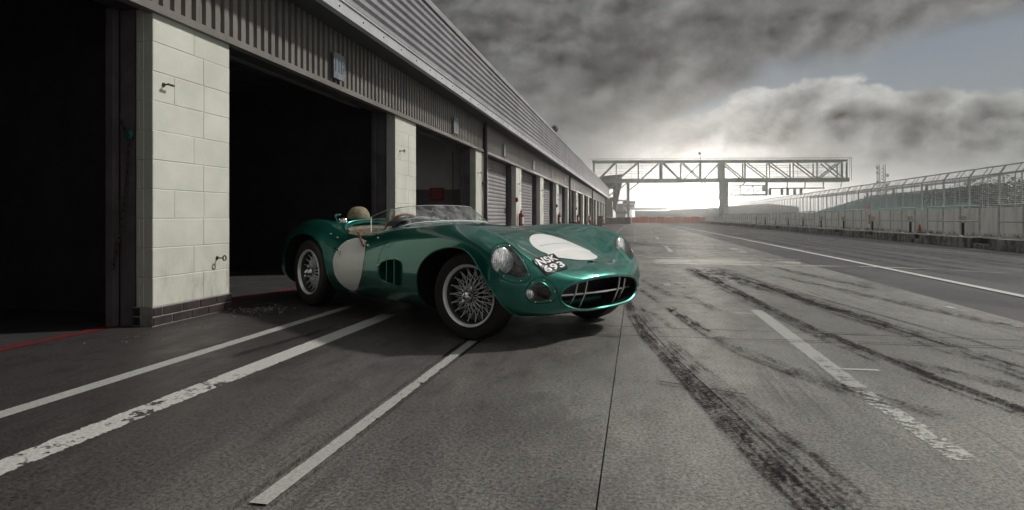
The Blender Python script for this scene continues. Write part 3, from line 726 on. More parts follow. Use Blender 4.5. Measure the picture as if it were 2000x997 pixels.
# fire extinguishers with their call-point boxes
def extinguisher(y, scale, label, first=None):
    r = empty('fire_extinguisher', (FX+.11, y, .42), label, 'extinguisher', 'fire extinguishers hung on the pillars')
    c = (FX+.11, y, .42)
    b = MB(); b.lathe([(.0, 0), (.078, 0), (.082, .02), (.082, .47), (.078, .505), (.06, .535), (.03, .555), (.022, .57)], c, 'z', 18); b.build('cylinder', M['red'], r, smooth=True)
    b = MB(); b.lathe([(.0, 0), (.03, 0), (.032, .04), (.0, .045)], (c[0], c[1], c[2]+.565), 'z', 10); b.b2(c[0]-.012, c[0]+.012, c[1]-.02, c[1]+.09, c[2]+.605, c[2]+.625); b.b2(c[0]-.01, c[0]+.01, c[1]-.01, c[1]+.075, c[2]+.645, c[2]+.66); b.build('valve', M['red'], r)
    b = MB(); b.tube([(c[0], c[1]-.03, c[2]+.58), (c[0]+.03, c[1]-.10, c[2]+.5), (c[0]+.03, c[1]-.095, c[2]+.15)], .010, 7); b.build('hose', M['black'], r, smooth=True)
    b = MB(); b.lathe([(.0835, .20), (.0835, .42)], c, 'z', 8, -1.5, .0); b.build('instruction_label', M['decal'], r)
    b = MB(); b.lathe([(.083, -.002), (.083, .05)], c, 'z', 18); b.build('base_band', M['black'], r)
exl = ['red fire extinguisher nearest the camera on the fourth pillar', 'second red fire extinguisher along the pillars', 'third red fire extinguisher along the pillars', 'fourth small red fire extinguisher along the pillars', 'farthest small red fire extinguisher near the building end']
for i, y_ in enumerate((18.66, 28.2, 37.5, 46.9, 66.2)):
    extinguisher(y_, 1, exl[i])
cpl = ['red call point box on the pillar above the nearest extinguisher', 'red call point box above the second extinguisher', 'tiny red call point box above the third extinguisher']
for i, y_ in enumerate((18.35, 27.95, 37.3)):
    r = empty('call_point', (FX+.02, y_, 1.37), cpl[i], 'alarm box', 'call points above the extinguishers')
    b = MB(); b.b2(FX+.004, FX+.07, y_-.07, y_+.07, 1.29, 1.43); b.build('case', M['red_box'], r)
    b = MB(); b.b2(FX+.071, FX+.076, y_-.035, y_+.035, 1.33, 1.39); b.build('push_pad', M['black'], r)
for y_, lb_ in ((33.4, 'low red and black bin against the pillar past the second rain pipe'), (58.5, 'tall dark bin near the far end of the garages')):
    r = empty('bin', (FX+.2, y_, 0), lb_, 'bin'); h = .52 if y_ < 40 else .9
    b = MB(); b.b2(FX+.05, FX+.45, y_-.25, y_+.25, .02, h); b.build('body', M['red_box'] if y_ < 40 else M['timber'], r)
    b = MB(); b.b2(FX+.03, FX+.47, y_-.27, y_+.27, h+.002, h+.06); b.build('lid', M['black'], r)
# horn floodlight on the parapet
r = empty('roof_floodlight', (-3.32, 25.2, 4.24), 'round floodlight standing on the parapet edge', 'floodlight')
b = MB(); b.tube([(-3.32, 25.2, 4.24), (-3.32, 25.2, 4.42)], .03, 8); b.build('bracket', M['galv'], r)
b = MB(); b.lathe([(.0, -.10), (.07, -.10), (.12, -.02), (.15, .10), (.145, .12), (0, .105)], (-3.30, 25.16, 4.50), 'y', 18); b.build('lamp_head', M['frame_steel'], r, smooth=True)
# ================================================================== PIT WALL SIDE
KX, KH = 8.93, .276; gaps = [18.45+3.97*k for k in range(-4, 30)]
plat = struct(sheet('pit_wall_platform', KX+.28, 10.16, -6, 150, KH, M['platform']), 'raised concrete walkway before the pit wall')
prev = -6
for gy in gaps:
    b = MB(); b.b2(KX, KX+.28, prev, gy-.42, -.02, KH); b.build('kerb_block', M['kerb'], plat)
    b = MB(); b.b2(KX+.03, KX+.28, gy-.418, gy+.418, -.02, .125); b.build('step', M['kerb'], plat); b = MB(); b.b2(KX+.22, KX+.285, gy-.418, gy+.418, .125, KH-.003); b.build('riser', M['black'], plat)
    prev = gy+.42
b = MB(); b.b2(KX, KX+.28, prev, 150, -.02, KH); b.build('kerb_block', M['kerb'], plat)
wall = empty('pit_wall', (10.2, 20, 0), 'stained white concrete pit wall along the pit lane', 'wall')
yy = -6.0; wm = MB(); wm.b2(0, .16, -1.235, 1.235, KH-.02, 1.115); wme = wm.mesh('wall_panel', M['wall_white'])
while yy < 150: o = link('wall_panel', wme, wall, Vector((10.15+random.uniform(-.004, .004), yy+1.24, 0))-WORLD(wall)); yy += 2.48
fence = empty('debris_fence', (10.35, 20, 1.1), 'tall galvanised debris fence curving over the top of the pit wall', 'fence')
pm = MB(); pm.bar((10.32, 0, 1.11), (10.32, 0, 2.10), .045, .045); pm.bar((10.32, 0, 2.09), (10.48, 0, 2.335), .045, .04)
pme = pm.mesh('post', M['galv'], off=WORLD(fence)-Vector((0, 20, 0))*0)
pm2 = MB(); pm2.bar((10.30, 0, 1.11), (10.30, 0, 2.10), .022, .022); pm2.bar((10.30, 0, 2.09), (10.46, 0, 2.335), .02, .02); pme2 = pm2.mesh('post', M['galv'], off=WORLD(fence))
yy = 10.37
while yy < 150:
    link('post', pme, fence, (0, yy, 0)); link('post', pme2, fence, (0, yy+.55, 0)); link('post', pme2, fence, (0, yy+.85, 0)); yy += 1.65
# meshes above carry y offset of the fence origin: shift handled by using absolute y positions
rl = MB(); rl.tube([(10.49, -6, 2.345), (10.49, 150, 2.345)], .022, 6); rl.tube([(10.31, -6, 2.10), (10.31, 150, 2.10)], .018, 6); rl.build('rail', M['galv'], fence)
wr = MB()
for i in range(18): z = 1.16+i*.053; wr.bar((10.29, -6, z), (10.29, 150, z), .009, .009)
for i in range(5): t = i/5; wr.bar((10.30+.16*t, -6, 2.12+.2*t), (10.30+.16*t, 150, 2.12+.2*t), .004, .004)
yy = 8.
while yy < 60: wr.bar((10.285, yy, 1.12), (10.285, yy, 2.1), .003, .003); yy += .11
o = wr.build('wire_mesh', M['mesh_pale'], fence); o['kind'] = 'stuff'
names = ['nearest', 'second nearest', 'third', 'fourth', 'fifth', 'sixth', 'seventh', 'eighth', 'ninth', 'tenth', 'eleventh', 'twelfth']
for k in range(-1, 14):
    y0 = 18.95+3.97*k; x = 9.17
    i = k+1
    r = empty('guard_railing', (x, y0, KH), (f'{names[i]} section of grey tubular railing counted from the right edge' if i < 12 else ['thirteenth and small', 'fourteenth and smaller', 'last and smallest'][i-12]+' section of grey tubular railing near the gantry'), 'railing', 'tubular railings along the pit wall walkway')
    for j in range(4):
        b = MB(); yj = y0+j*3.05/3; b.tube([(x, yj, KH), (x, yj, 1.14)], .022, 8); b.lathe([(.05, 0), (.05, .02), (.03, .04)], (x, yj, KH), 'z', 8); b.build('post', M['galv'], r, smooth=True)
    for z in (.72, 1.145):
        b = MB(); b.tube([(x, y0-.02, z), (x, y0+3.07, z)], .021, 8); b.build('rail', M['galv'], r, smooth=True)
for k in range(10):
    y_ = 21.4+3.72*k; x = 9.9
    r = empty('signal_box', (x, y_, KH), f'{names[k]} cream electrical box on a short post counted from the right', 'electrical box', 'electrical boxes before the pit wall')
    b = MB(); b.b2(x-.03, x+.03, y_-.03, y_+.03, KH, .66); b.build('post', M['rust'], r)
    b = MB(); b.b2(x-.07, x+.05, y_-.11, y_+.11, .66, .87); b.build('case', M['box_cream'], r)
    b = MB(); b.b2(x-.076, x-.071, y_-.06, y_-.0, .76, .82); b.build('socket', M['frame_steel'], r)
    if k == 2: b = MB(); b.b2(x-.03, x-.01, y_+.12, y_+.36, .55, .95); b.build('red_panel', M['orange'], r)
r = empty('traffic_cone', (10.0, 24.6, KH), 'small faded red traffic cone at the foot of the pit wall', 'cone')
b = MB(); b.lathe([(.0, .30), (.018, .30), (.03, .22), (.055, .06), (.075, .02), (.09, .018), (.09, 0)], (10.0, 24.6, KH), 'z', 14); b.build('cone_body', mat('cone_red', (.35, .05, .03), .6), r, smooth=True)
b = MB(); b.b2(9.9, 10.1, 24.5, 24.7, KH, KH+.02); b.build('base', M['black'], r)
# ================================================================== GANTRY
GY = 78.
def gp(px, py, y=GY):
    t = (px-1000)/1200; d = Vector((t*CS-SN, t*SN+CS, 0)); k = y/d.y
    return Vector((d.x*k, y, .83+(425-py)/1200*k))
def zp(a, b_, y=GY): return gp(1120+a/3.448, 280+b_/3.448, y)
gan = empty('overhead_gantry', tuple(gp(1410, 440)*1.0)[:2]+(0,), 'green grey lattice truss gantry spanning the pit lane', 'gantry')
def gbar(name, a, b_, w, y=GY, m='gantry', par=gan):
    q = MB(); q.bar(zp(*a, y=y), zp(*b_, y=y), w, w); return q.build(name, M[m], par)
DY = 1.6
gbar('top_chord', (125, 124), (1845, 117), .24); gbar('bottom_chord', (135, 254), (1855, 246), .48)
q = MB(); q.bar(zp(125, 124)+Vector((0, DY, 0)), zp(1845, 117)+Vector((0, DY, 0)), .22); q.build('top_chord', M['gantry'], gan)
q = MB(); q.bar(zp(135, 254)+Vector((0, DY, 0)), zp(1855, 246)+Vector((0, DY, 0)), .4); q.build('bottom_chord', M['gantry'], gan)
def both(name, a, b_, w):
    for dy in (0, DY):
        q = MB(); q.bar(zp(*a)+Vector((0, dy, 0)), zp(*b_)+Vector((0, dy, 0)), w); q.build(name, M['gantry'], gan)
for vx, w in ((135, .16), (287, .09), (437, .17), (590, .34), (725, .12), (858, .14), (998, .5), (1155, .16), (1320, .12), (1480, .12), (1640, .12), (1805, .12), (1840, .16)): both('upright', (vx, 130), (vx, 244), w)
for a, b_ in (((170, 240), (280, 130)), ((290, 250), (432, 130)), ((450, 248), (578, 130)), ((605, 130), (717, 244)), ((735, 130), (856, 244)), ((860, 130), (740, 246)), ((988, 130), (878, 244)), ((1010, 130), (1150, 244)), ((1165, 130), (1315, 242)), ((1325, 130), (1475, 242)), ((1500, 130), (1645, 240)), ((1660, 238), (1795, 130)), ((1690, 130), (1825, 240))): both('diagonal', a, b_, .13)
q = MB()
for py in (104, 110): q.bar(zp(105, py), zp(1872, py-8), .035)
for py in (150, 165, 190, 202, 226): q.bar(zp(130, py)+Vector((0, .8, 0)), zp(1850, py-4)+Vector((0, .8, 0)), .035)
for i in range(26): vx = 110+i*70; q.bar(zp(vx, 104), zp(vx, 246), .025)
q.bar(zp(1872, 96), zp(1872, 250), .05); q.build('handrail', M['galv'], gan)
q = MB(); q.bar(zp(998, 118), zp(998, 520), .62); q.build('tower_leg', M['gantry'], gan); q = MB(); q.bar(zp(1043, 262)+Vector((0, DY, 0)), zp(1043, 500)+Vector((0, DY, 0)), .42); q.build('tower_leg', M['gantry_pale'], gan)
q = MB()
for i in range(24): z = 290+i*10; q.bar(zp(1014, z), zp(1030, z-3), .05)
q.bar(zp(1012, 270), zp(1012, 510), .05); q.bar(zp(1030, 270), zp(1030, 510), .05); q.build('ladder', M['galv'], gan)
for a, b_ in (((860, 265), (985, 378)), ((878, 262), (990, 362)), ((1060, 345), (1160, 262)), ((372, 320), (445, 262)), ((300, 320), (360, 268)), ((235, 360), (300, 300)), ((215, 385), (290, 465)), ((232, 320), (285, 268))): gbar('brace', a, b_, .14)
for a, b_, w in (((1055, 350), (1305, 348), .2), ((1055, 283), (1305, 285), .12), ((1125, 283), (1125, 348), .1), ((1210, 283), (1210, 348), .1), ((1300, 262), (1300, 350), .26), ((1140, 345), (1208, 288), .1), ((1220, 345), (1280, 290), .1)): gbar('sub_truss', a, b_, w)
q = MB(); q.b2(zp(1275, 300).x, zp(1305, 300).x, GY-.3, GY+.3, zp(0, 335).z, zp(0, 298).z); q.build('equipment_case', M['gantry'], gan)
gbar('light_bar', (1318, 305), (1692, 303), .14)
for vx in (1440, 1560, 1685): gbar('hanger', (vx, 262), (vx-2, 303), .1)
for vx in (1323, 1404, 1442, 1490, 1532): q = MB(); q.bar(zp(vx, 306), zp(vx, 350), .3, .14); q.build('signal_lamp', M['gantry'], gan)
q = MB(); q.bar(zp(1805, 262), zp(1800, 298), .08); q.build('hanger', M['gantry'], gan)
gbar('column', (368, 262), (368, 548), .36); gbar('column', (288, 200), (288, 500), .14)
gbar('cross_beam', (215, 386), (365, 386), .2); gbar('cross_beam', (290, 468), (365, 468), .3, m='platform')
q = MB(); q.bar(zp(852, 66), zp(856, 124), .06); q.ball(zp(851, 68), .18, 8, 6); q.build('camera_pole', M['gantry'], gan)
r = empty('white_barrier', tuple(zp(975, 560))[:2]+(0,), 'white concrete block barrier at the foot of the gantry tower', 'barrier')
p0, p1 = zp(948, 560, 76.6), zp(1008, 560, 76.6)
for i in range(3): xa = p0.x+(p1.x-p0.x)*i/3; b = MB(); b.b2(xa+.02, xa+(p1.x-p0.x)/3-.02, 76.3, 77.2, 0, .95); b.build('block', M['white'], r)
# stair block between building and gantry
sb = empty('stair_tower', (-5., GY+.5, 0), 'beige stair enclosure under the left end of the gantry', 'stair tower')
def prism(name, pts, y0, y1, m, par, y=GY):
    b = MB(); A = [zp(*p, y=y) for p in pts]
    f = [Vector((p.x, y0, p.z)) for p in A]; k = [Vector((p.x, y1, p.z)) for p in A]
    b.poly(f); b.poly(k[::-1])
    for i in range(len(A)): j = (i+1) % len(A); b.quad(f[i], k[i], k[j], f[j])
    return b.build(name, m, par)
prism('landing_panel', [(180, 215), (325, 202), (322, 262), (300, 300), (200, 300)], GY+2, GY+3.6, M['beige'], sb)
prism('chute', [(262, 262), (325, 262), (292, 400), (285, 470), (262, 440)], GY+2.2, GY+3.2, M['beige'], sb)
prism('wall', [(180, 390), (255, 390), (262, 498), (180, 498)], GY+2.6, GY+5, M['stand_roof'], sb)
prism('roof_slab', [(170, 362), (300, 362), (300, 390), (170, 390)], GY+2.1, GY+5.4, M['stand_roof'], sb)
tf = empty('timber_fence', (-3, GY-2, 0), 'low brown boarded fence at the end of the garages', 'fence')
for i in range(4): z0 = .03+i*.2; b = MB(); b.b2(-5.2, zp(385, 540, GY-1).x, GY-1.1, GY-1.04, z0, z0+.18); b.build('board', M['timber'], tf)
for i in range(5): b = MB(); b.b2(-5.1+i*.95, -5.0+i*.95, GY-1.03, GY-.95, 0, .85); b.build('post', M['timber'], tf)
ob = empty('orange_barriers', (0, 95, 0), 'line of orange plastic barriers beyond the gantry', 'barrier')
for i in range(9): xa = -.7+i*1.25; b = MB(); b.b2(xa, xa+1.2, 96, 96.4, 0, .95 if i % 2 else .85); b.build('barrier_unit', M['orange'], ob)
# distant control tower, stands, wall
def far(name, label, cat, loc): return empty(name, loc, label, cat)
ct = far('control_tower', 'small white control building with a red roof band', 'building', (-3, 150, 0))
D = 150.
def fz(px, py, y=D): return gp(px, py, y)
def fbox(name, px0, px1, py0, py1, y, dep, m, par):
    a = gp(px0, py1, y); b_ = gp(px1, py0, y); q = MB(); q.b2(a.x, b_.x, y, y+dep, max(a.z, -.05), b_.z); return q.build(name, m, par)
fbox('lower_wall', 1204, 1222, 398, 438, 150, 8, M['stand_wall'], ct); fbox('upper_storey', 1217.5, 1240, 398, 410, 149, 8, M['white'], ct); fbox('roof_band', 1216, 1241, 393, 397.7, 148.6, 9, M['red_box'], ct)
fbox('support_pole', 1231, 1233.5, 410, 436, 149, .5, M['white'], ct); fbox('window', 1219, 1227, 400, 405, 148.9, .08, M['stand_wall'], ct); fbox('window', 1229, 1238, 400, 405, 148.9, .08, M['stand_wall'], ct)
fs = far('far_grandstand', 'hazy grey grandstand beyond the end of the pit lane', 'grandstand', (8, 230, 0))
fbox('seating', 1240, 1303, 412, 437, 230, 8, M['stand_wall'], fs); fbox('roof', 1238, 1305, 406.5, 409.5, 226, 14, M['stand_wall'], fs)
for px in range(1244, 1303, 7): fbox('roof_post', px, px+.6, 403, 412, 226, .3, M['stand_wall'], fs)
q = MB(); q.bar(gp(1270, 403, 232), gp(1275, 393, 232), .5); q.build('floodlight_arm', M['stand_wall'], fs)
fs = far('bank_stand', 'low pale bank stand fading into the glow', 'grandstand', (25, 260, 0))
b = MB(); f_ = [gp(1300, 436, 260), gp(1300, 413, 260), gp(1318, 408, 260), gp(1400, 405, 260), gp(1500, 398, 260), gp(1560, 404, 260), gp(1560, 436, 260)]
f_ = [Vector((p.x, p.y, max(p.z, -.05))) for p in f_]; k_ = [p+Vector((0, 20, 0)) for p in f_]; b.poly(f_); b.poly(k_[::-1])
for i in range(len(f_)): j = (i+1) % len(f_); b.quad(f_[i], k_[i], k_[j], f_[j])
b.build('seating_bank', M['stand_wall'], fs)
fw_ = far('far_pit_wall', 'pale wall closing the far end of the pit lane', 'wall', (8, 128, 0))
for i in range(14): b = MB(); b.b2(10.3-.25*i-.25, 10.3-.25*i, 100+i*6, 100+i*6+5.8, 0, 1.1); b.build('wall_panel', M['wall_white'], fw_)
# right-hand grandstand with teal seats
gs = far('teal_grandstand', 'covered grandstand with teal seats behind the debris fence', 'grandstand', (46, 120, 0))
b = MB()
Y0, Y1 = 97, 172
rows = 12
for i in range(rows):
    x0 = 45+i*1.0; z0 = 2.0+i*.30
    b.quad((x0, Y0+i*.9, z0), (x0, Y1, z0), (x0, Y1, z0+.30), (x0, Y0+i*.9, z0+.30)); b.quad((x0, Y0+i*.9, z0+.3), (x0, Y1, z0+.3), (x0+1, Y1, z0+.3), (x0+1, Y0+i*.9, z0+.3))
o = b.build('seat_rows', M['teal_seat'], gs); o['kind'] = 'stuff'
b = MB(); b.b2(44.8, 57, Y0+1, Y1, -.05, 2.0); b.build('base', M['stand_wall'], gs)
b = MB(); b.b2(57, 57.4, Y0+9, Y1, 5.2, 6.3); b.build('back_glazing', M['white'], gs)
for i in range(24): b = MB(); b.b2(56.9, 57.0, Y0+10+i*2.6, Y0+10.3+i*2.6, 5.2, 6.3); b.build('mullion', M['stand_wall'], gs)
b = MB(); b.quad((44, Y0-2, 6.0), (44, Y1, 6.0), (58, Y1, 8.2), (58, Y0+6, 8.2)); b.quad((44, Y0-2, 5.7), (58, Y0+6, 7.9), (58, Y1, 7.9), (44, Y1, 5.7)); b.quad((44, Y0-2, 5.7), (44, Y1, 5.7), (44, Y1, 6.), (44, Y0-2, 6.)); b.quad((44, Y0-2, 5.7), (44, Y0-2, 6.0), (58, Y0+6, 8.2), (58, Y0+6, 7.9)); b.build('roof', M['stand_roof'], gs)
for yy in (104, 120, 136, 152, 168): b = MB(); b.bar((56.5, yy, 0), (56.5, yy, 7.6), .4); b.build('column', M['stand_wall'], gs)
# lattice mast
ms = far('lattice_mast', 'distant lattice telecom mast with dishes', 'mast', tuple(gp(1721, 360, 250))[:2]+(0,))
mp = gp(1721, 360, 250); mz = gp(1721, 322, 250).z
for dx, dy in ((-1, -1), (1, -1), (1, 1), (-1, 1)): b = MB(); b.bar((mp.x+dx*1.1, mp.y+dy, -.05), (mp.x+dx*1.0, mp.y+dy, mz), .28); b.build('leg', M['stand_wall'], ms)
b = MB()
for i in range(12): z = 4+i*(mz-5)/12; z2 = z+(mz-5)/12; b.bar((mp.x-1.05, mp.y-1, z), (mp.x+1.05, mp.y-1, z2), .16); b.bar((mp.x+1.05, mp.y-1, z), (mp.x-1.05, mp.y-1, z2), .16)
b.build('lacing', M['stand_wall'], ms)
for i, (dx, z) in enumerate(((-1.6, 3.), (1.6, 4.), (-1.5, 6.5), (1.5, 7.5), (-1.7, 1.2), (1.6, 9.5))): b = MB(); b.ball((mp.x+dx, mp.y-1.4, mz-z), .7, 8, 6, (1, .5, 1)); b.build('dish', M['stand_roof'], ms)
# trees to the right
def tree(x, y, h, w, label):
    r = empty('tree', (x, y, 0), label, 'tree', 'trees behind the debris fence')
    b = MB(); b.tube([(x, y, -.1), (x+.1, y, h*.35), (x-.1, y, h*.6)], [.35, .25, .12], 8)
    for i in range(6): a = i*1.05; b.tube([(x, y, h*(.3+.04*i)), (x+math.cos(a)*w*.3, y+math.sin(a)*w*.3, h*(.55+.05*i))], [.12, .04], 5)
    b.build('trunk', M['bark'], r)
    rs = random.Random(int(x*10+y)); N = 4200; V = []; F = []
    cl = [(rs.gauss(0, .30)*w, rs.gauss(0, .30)*w, h*(.45+.45*rs.random()**.8), rs.uniform(.12, .24)*w) for _ in range(34)]
    for i in range(N):
        c = cl[rs.randrange(34)]; d = Vector((rs.gauss(0, 1), rs.gauss(0, 1), rs.gauss(0, 1))).normalized()*c[3]*rs.random()**.35
        p = Vector((x+c[0], y+c[1], c[2]))+d*1.; p.z = max(p.z, .4); s_ = rs.uniform(.10, .2)
        u = Vector((rs.gauss(0, 1), rs.gauss(0, 1), rs.gauss(0, 1))).normalized(); v = u.orthogonal().normalized()
        n = len(V); V += [tuple(p+u*s_), tuple(p+v*s_*.7), tuple(p-u*s_), tuple(p-v*s_*.7)]; F.append((n, n+1, n+2, n+3))
    q = MB(); q.v = V; q.f = F; q.build('crown', M['leaf'], r)
tl = ['leafy tree just right of the teal grandstand', 'rounded tree beyond the right end of the grandstand', 'taller leafy tree behind the fence near the right edge', 'broad leafy tree at the right edge of the view']
for (px, y_, top, w), l_ in zip(((1888, 118, 378, 7), (1915, 112, 374, 8), (1955, 104, 362, 9), (1995, 98, 356, 10)), tl):
    p = gp(px, top, y_); tree(p.x, p.y, p.z*1.02, w, l_)
hd = MB(); rs = random.Random(3)
for i in range(16000):
    y_ = rs.uniform(90, 175); x_ = 62+rs.gauss(0, 1.5)+(y_-90)*.05; z_ = rs.random()**.7*(3.4+.8*math.sin(y_*.4)+.5*math.sin(y_*1.3)); s_ = rs.uniform(.12, .25)
    u = Vector((rs.gauss(0, 1), rs.gauss(0, 1), rs.gauss(0, 1))).normalized()*s_; v = u.orthogonal().normalized()*s_*.7; p = Vector((x_, y_, z_))
    hd.quad(p+u, p+v, p-u, p-v)
o = hd.build('far_hedge', M['leaf']); o['kind'] = 'stuff'; o['label'] = 'dark hedge line beyond the grandstand'
# red advertising board near the stand
r = empty('red_board', (20, 60, 0), 'small red board standing behind the debris fence', 'board')
pa, pb = hzx = (None, None)
a = gp(1686, 411, 60); b_ = gp(1701, 404, 60); b = MB(); b.b2(a.x, b_.x, 60, 60.1, a.z, b_.z); b.build('panel', M['orange'], r); b = MB(); b.b2(a.x+.1, a.x+.16, 60.11, 60.17, 0, a.z); b.b2(b_.x-.16, b_.x-.1, 60.11, 60.17, 0, a.z); b.build('leg', M['galv'], r)
# haze
HZ = MB(); HZ.b2(-440, 440, -80, 450, -1.2, 26); hm = bpy.data.materials.new('haze'); hm.use_nodes = True; t = NT(hm.node_tree); t.n.clear()
pv = t.new('ShaderNodeVolumePrincipled'); pv.inputs['Density'].default_value = .0019; pv.inputs['Color'].default_value = (.97, .97, .95, 1); pv.inputs['Anisotropy'].default_value = .87
ou = t.new('ShaderNodeOutputMaterial'); t.l.new(pv.outputs[0], ou.inputs['Volume'])
o = HZ.build('haze', hm); o['kind'] = 'stuff'; o['label'] = 'pale haze hanging over the circuit'
# ================================================================== RACING CAR
CY, SY = math.cos(R(45.5)), math.sin(R(45.5))
X0, Z0 = -.61, 5.45
def camw(X, Z): return Vector((X*CS-Z*SN, X*SN+Z*CS, 0))
cpos = camw(X0, Z0); fwd = camw(CY, -SY)
car = empty('racing_car', tuple(cpos), 'green open-top vintage racing car with white roundels and wire wheels parked before the garages', 'car', rz=math.atan2(fwd.y, fwd.x))
def pchip(xs, ys, x):
    xs = np.array(xs, float); ys = np.array(ys, float); h = np.diff(xs); d = np.diff(ys)/h
    m = np.zeros(len(xs)); m[0], m[-1] = d[0], d[-1]
    for i in range(1, len(xs)-1):
        if d[i-1]*d[i] > 0: w1 = 2*h[i]+h[i-1]; w2 = h[i]+2*h[i-1]; m[i] = (w1+w2)/(w1/d[i-1]+w2/d[i])
    i = np.clip(np.searchsorted(xs, x)-1, 0, len(h)-1); t = (x-xs[i])/h[i]
    return ys[i]*(2*t**3-3*t**2+1)+h[i]*m[i]*(t**3-2*t**2+t)+ys[i+1]*(-2*t**3+3*t**2)+h[i]*m[i+1]*(t**3-t**2)
#       x     zb   z0(centre) yw(max) zw    yc(crest) zc    yv(valley) zv
ST = [(-2.20, .34, .42, .12, .38, .08, .415, .04, .418),
      (-2.17, .29, .47, .26, .38, .18, .45, .10, .462),
      (-2.10, .25, .52, .42, .38, .32, .50, .18, .515),
      (-2.00, .22, .57, .54, .38, .43, .56, .24, .565),
      (-1.85, .195, .63, .65, .38, .53, .635, .30, .62),
      (-1.65, .175, .685, .735, .39, .58, .715, .33, .67),
      (-1.40, .165, .735, .78, .40, .60, .785, .36, .715),
      (-1.143, .16, .785, .795, .40, .60, .815, .38, .765),
      (-.90, .155, .812, .79, .40, .60, .79, .40, .795),
      (-.72, .15, .818, .78, .40, .60, .735, .42, .80),
      (-.50, .15, .815, .775, .40, .61, .685, .44, .795),
      (-.25, .15, .81, .775, .40, .62, .678, .44, .79),
      (.00, .15, .805, .78, .40, .62, .705, .44, .785),
      (.30, .15, .795, .785, .40, .61, .742, .42, .765),
      (.60, .15, .775, .79, .40, .60, .765, .40, .735),
      (.90, .155, .745, .80, .40, .60, .778, .38, .70),
      (1.143, .16, .708, .805, .40, .605, .768, .36, .655),
      (1.30, .165, .658, .80, .39, .615, .740, .34, .615),
      (1.42, .172, .617, .785, .385, .625, .70, .33, .580),
      (1.52, .18, .580, .738, .38, .605, .640, .31, .540),
      (1.60, .187, .550, .668, .375, .555, .568, .28, .525),
      (1.67, .195, .522, .565, .365, .465, .500, .24, .503),
      (1.73, .21, .492, .445, .355, .35, .462, .19, .480),
      (1.78, .24, .458, .315, .345, .24, .432, .12, .452),
      (1.81, .275, .430, .19, .34, .14, .41, .07, .427),
      (1.825, .32, .39, .06, .35, .04, .38, .02, .388)]
ST = np.array(ST)
def params(x): return [pchip(ST[:, 0], ST[:, j], x) for j in range(1, 9)]
def section(x, n=9):
    zb, z0, yw, zw, yc, zc, yv, zv = params(x)
    H_ = zc-zb
    k = min(1., max(0., (1.82-x)/.35))            # rounder towards the nose
    P = [(0, zb), (yw*.42, zb), (yw*.80, zb+.012), (yw*.955, zb+(zw-zb)*.42), (yw, zw), (yw*.992, zw+(zc-zw)*.38), (yw*.935, zw+(zc-zw)*.74),
         ((yw*.90+yc)/2, zw+(zc-zw)*.955), (yc, zc), ((yc+yv)/2, (zc+zv)/2+(zc-zv)*.04), (yv, zv), (yv*.5, z0-(z0-zv)*.32), (0, z0)]
    P = [Vector((a, b, 0)) for a, b in P]
    # mirrored neighbours keep the centre line smooth
    Q = [Vector((-P[1].x, P[1].y, 0))]+P+[Vector((-P[-2].x, P[-2].y, 0))]
    out = []
    for i in range(1, len(Q)-2):
        a, b, c, d = Q[i-1], Q[i], Q[i+1], Q[i+2]
        for j in range(n):
            t = j/n; t2, t3 = t*t, t*t*t
            out.append(.5*((2*b)+(c-a)*t+(2*a-5*b+4*c-d)*t2+(3*b-a-3*c+d)*t3))
    out.append(P[-1]); return [(p.x, p.y) for p in out]
xs = list(np.linspace(-2.20, -2.0, 12)[:-1])+list(np.linspace(-2.0, 1.45, 110)[:-1])+list(np.linspace(1.45, 1.825, 34))
rows = [section(x) for x in xs]
# smooth slightly along the length
A_ = np.array(rows)
for it in range(3):
    B_ = A_.copy(); B_[1:-1] = .25*A_[:-2]+.5*A_[1:-1]+.25*A_[2:]; A_ = B_
rows = A_
def body_mesh():
    v = []; f = []; m = len(rows[0]); ring = 2*m-2
    for i, x in enumerate(xs):
        r = rows[i]
        for j in range(m): v.append((x, -r[j][0], r[j][1]))          # right side first
        for j in range(m-2, 0, -1): v.append((x, r[j][0], r[j][1]))
    for i in range(len(xs)-1):
        for j in range(ring):
            a = i*ring+j; b = i*ring+(j+1) % ring
            f.append((a, b, b+ring, a+ring))
    f.append(tuple(range(ring))[::-1]); f.append(tuple((len(xs)-1)*ring+j for j in range(ring)))
    me = bpy.data.meshes.new('body'); me.from_pydata(v, [], f)
    bm = bmesh.new(); bm.from_mesh(me); bmesh.ops.recalc_face_normals(bm, faces=bm.faces); bm.to_mesh(me); bm.free()
    me.materials.append(M['paint']); return me
skin = body_mesh()

bmt = bmesh.new(); bmt.from_mesh(skin); BV = BVHTree.FromBMesh(bmt); bmt.free()
def boolop(me, cutters, op='DIFFERENCE'):
    o = bpy.data.objects.new('tmp', me); COL.objects.link(o); cs = []
    for c in cutters:
        co = bpy.data.objects.new('cut', c); COL.objects.link(co); cs.append(co)
        md = o.modifiers.new('b', 'BOOLEAN'); md.operation = op; md.solver = 'EXACT'; md.object = co; md.material_mode = 'TRANSFER'
    dg = bpy.context.evaluated_depsgraph_get(); dg.update(); out = bpy.data.meshes.new_from_object(o.evaluated_get(dg))
    for c in cs+[o]: bpy.data.objects.remove(c)
    return out
def prism_xz(pts, y0, y1, m):         # polygon in x,z extruded along y
    b = MB(); f = [(x, y0, z) for x, z in pts]; k = [(x, y1, z) for x, z in pts]
    b.poly(f); b.poly(k[::-1])
    for i in range(len(pts)): j = (i+1) % len(pts); b.quad(f[i], k[i], k[j], f[j])
    me = b.mesh('cut', m, False, merge=True); return me
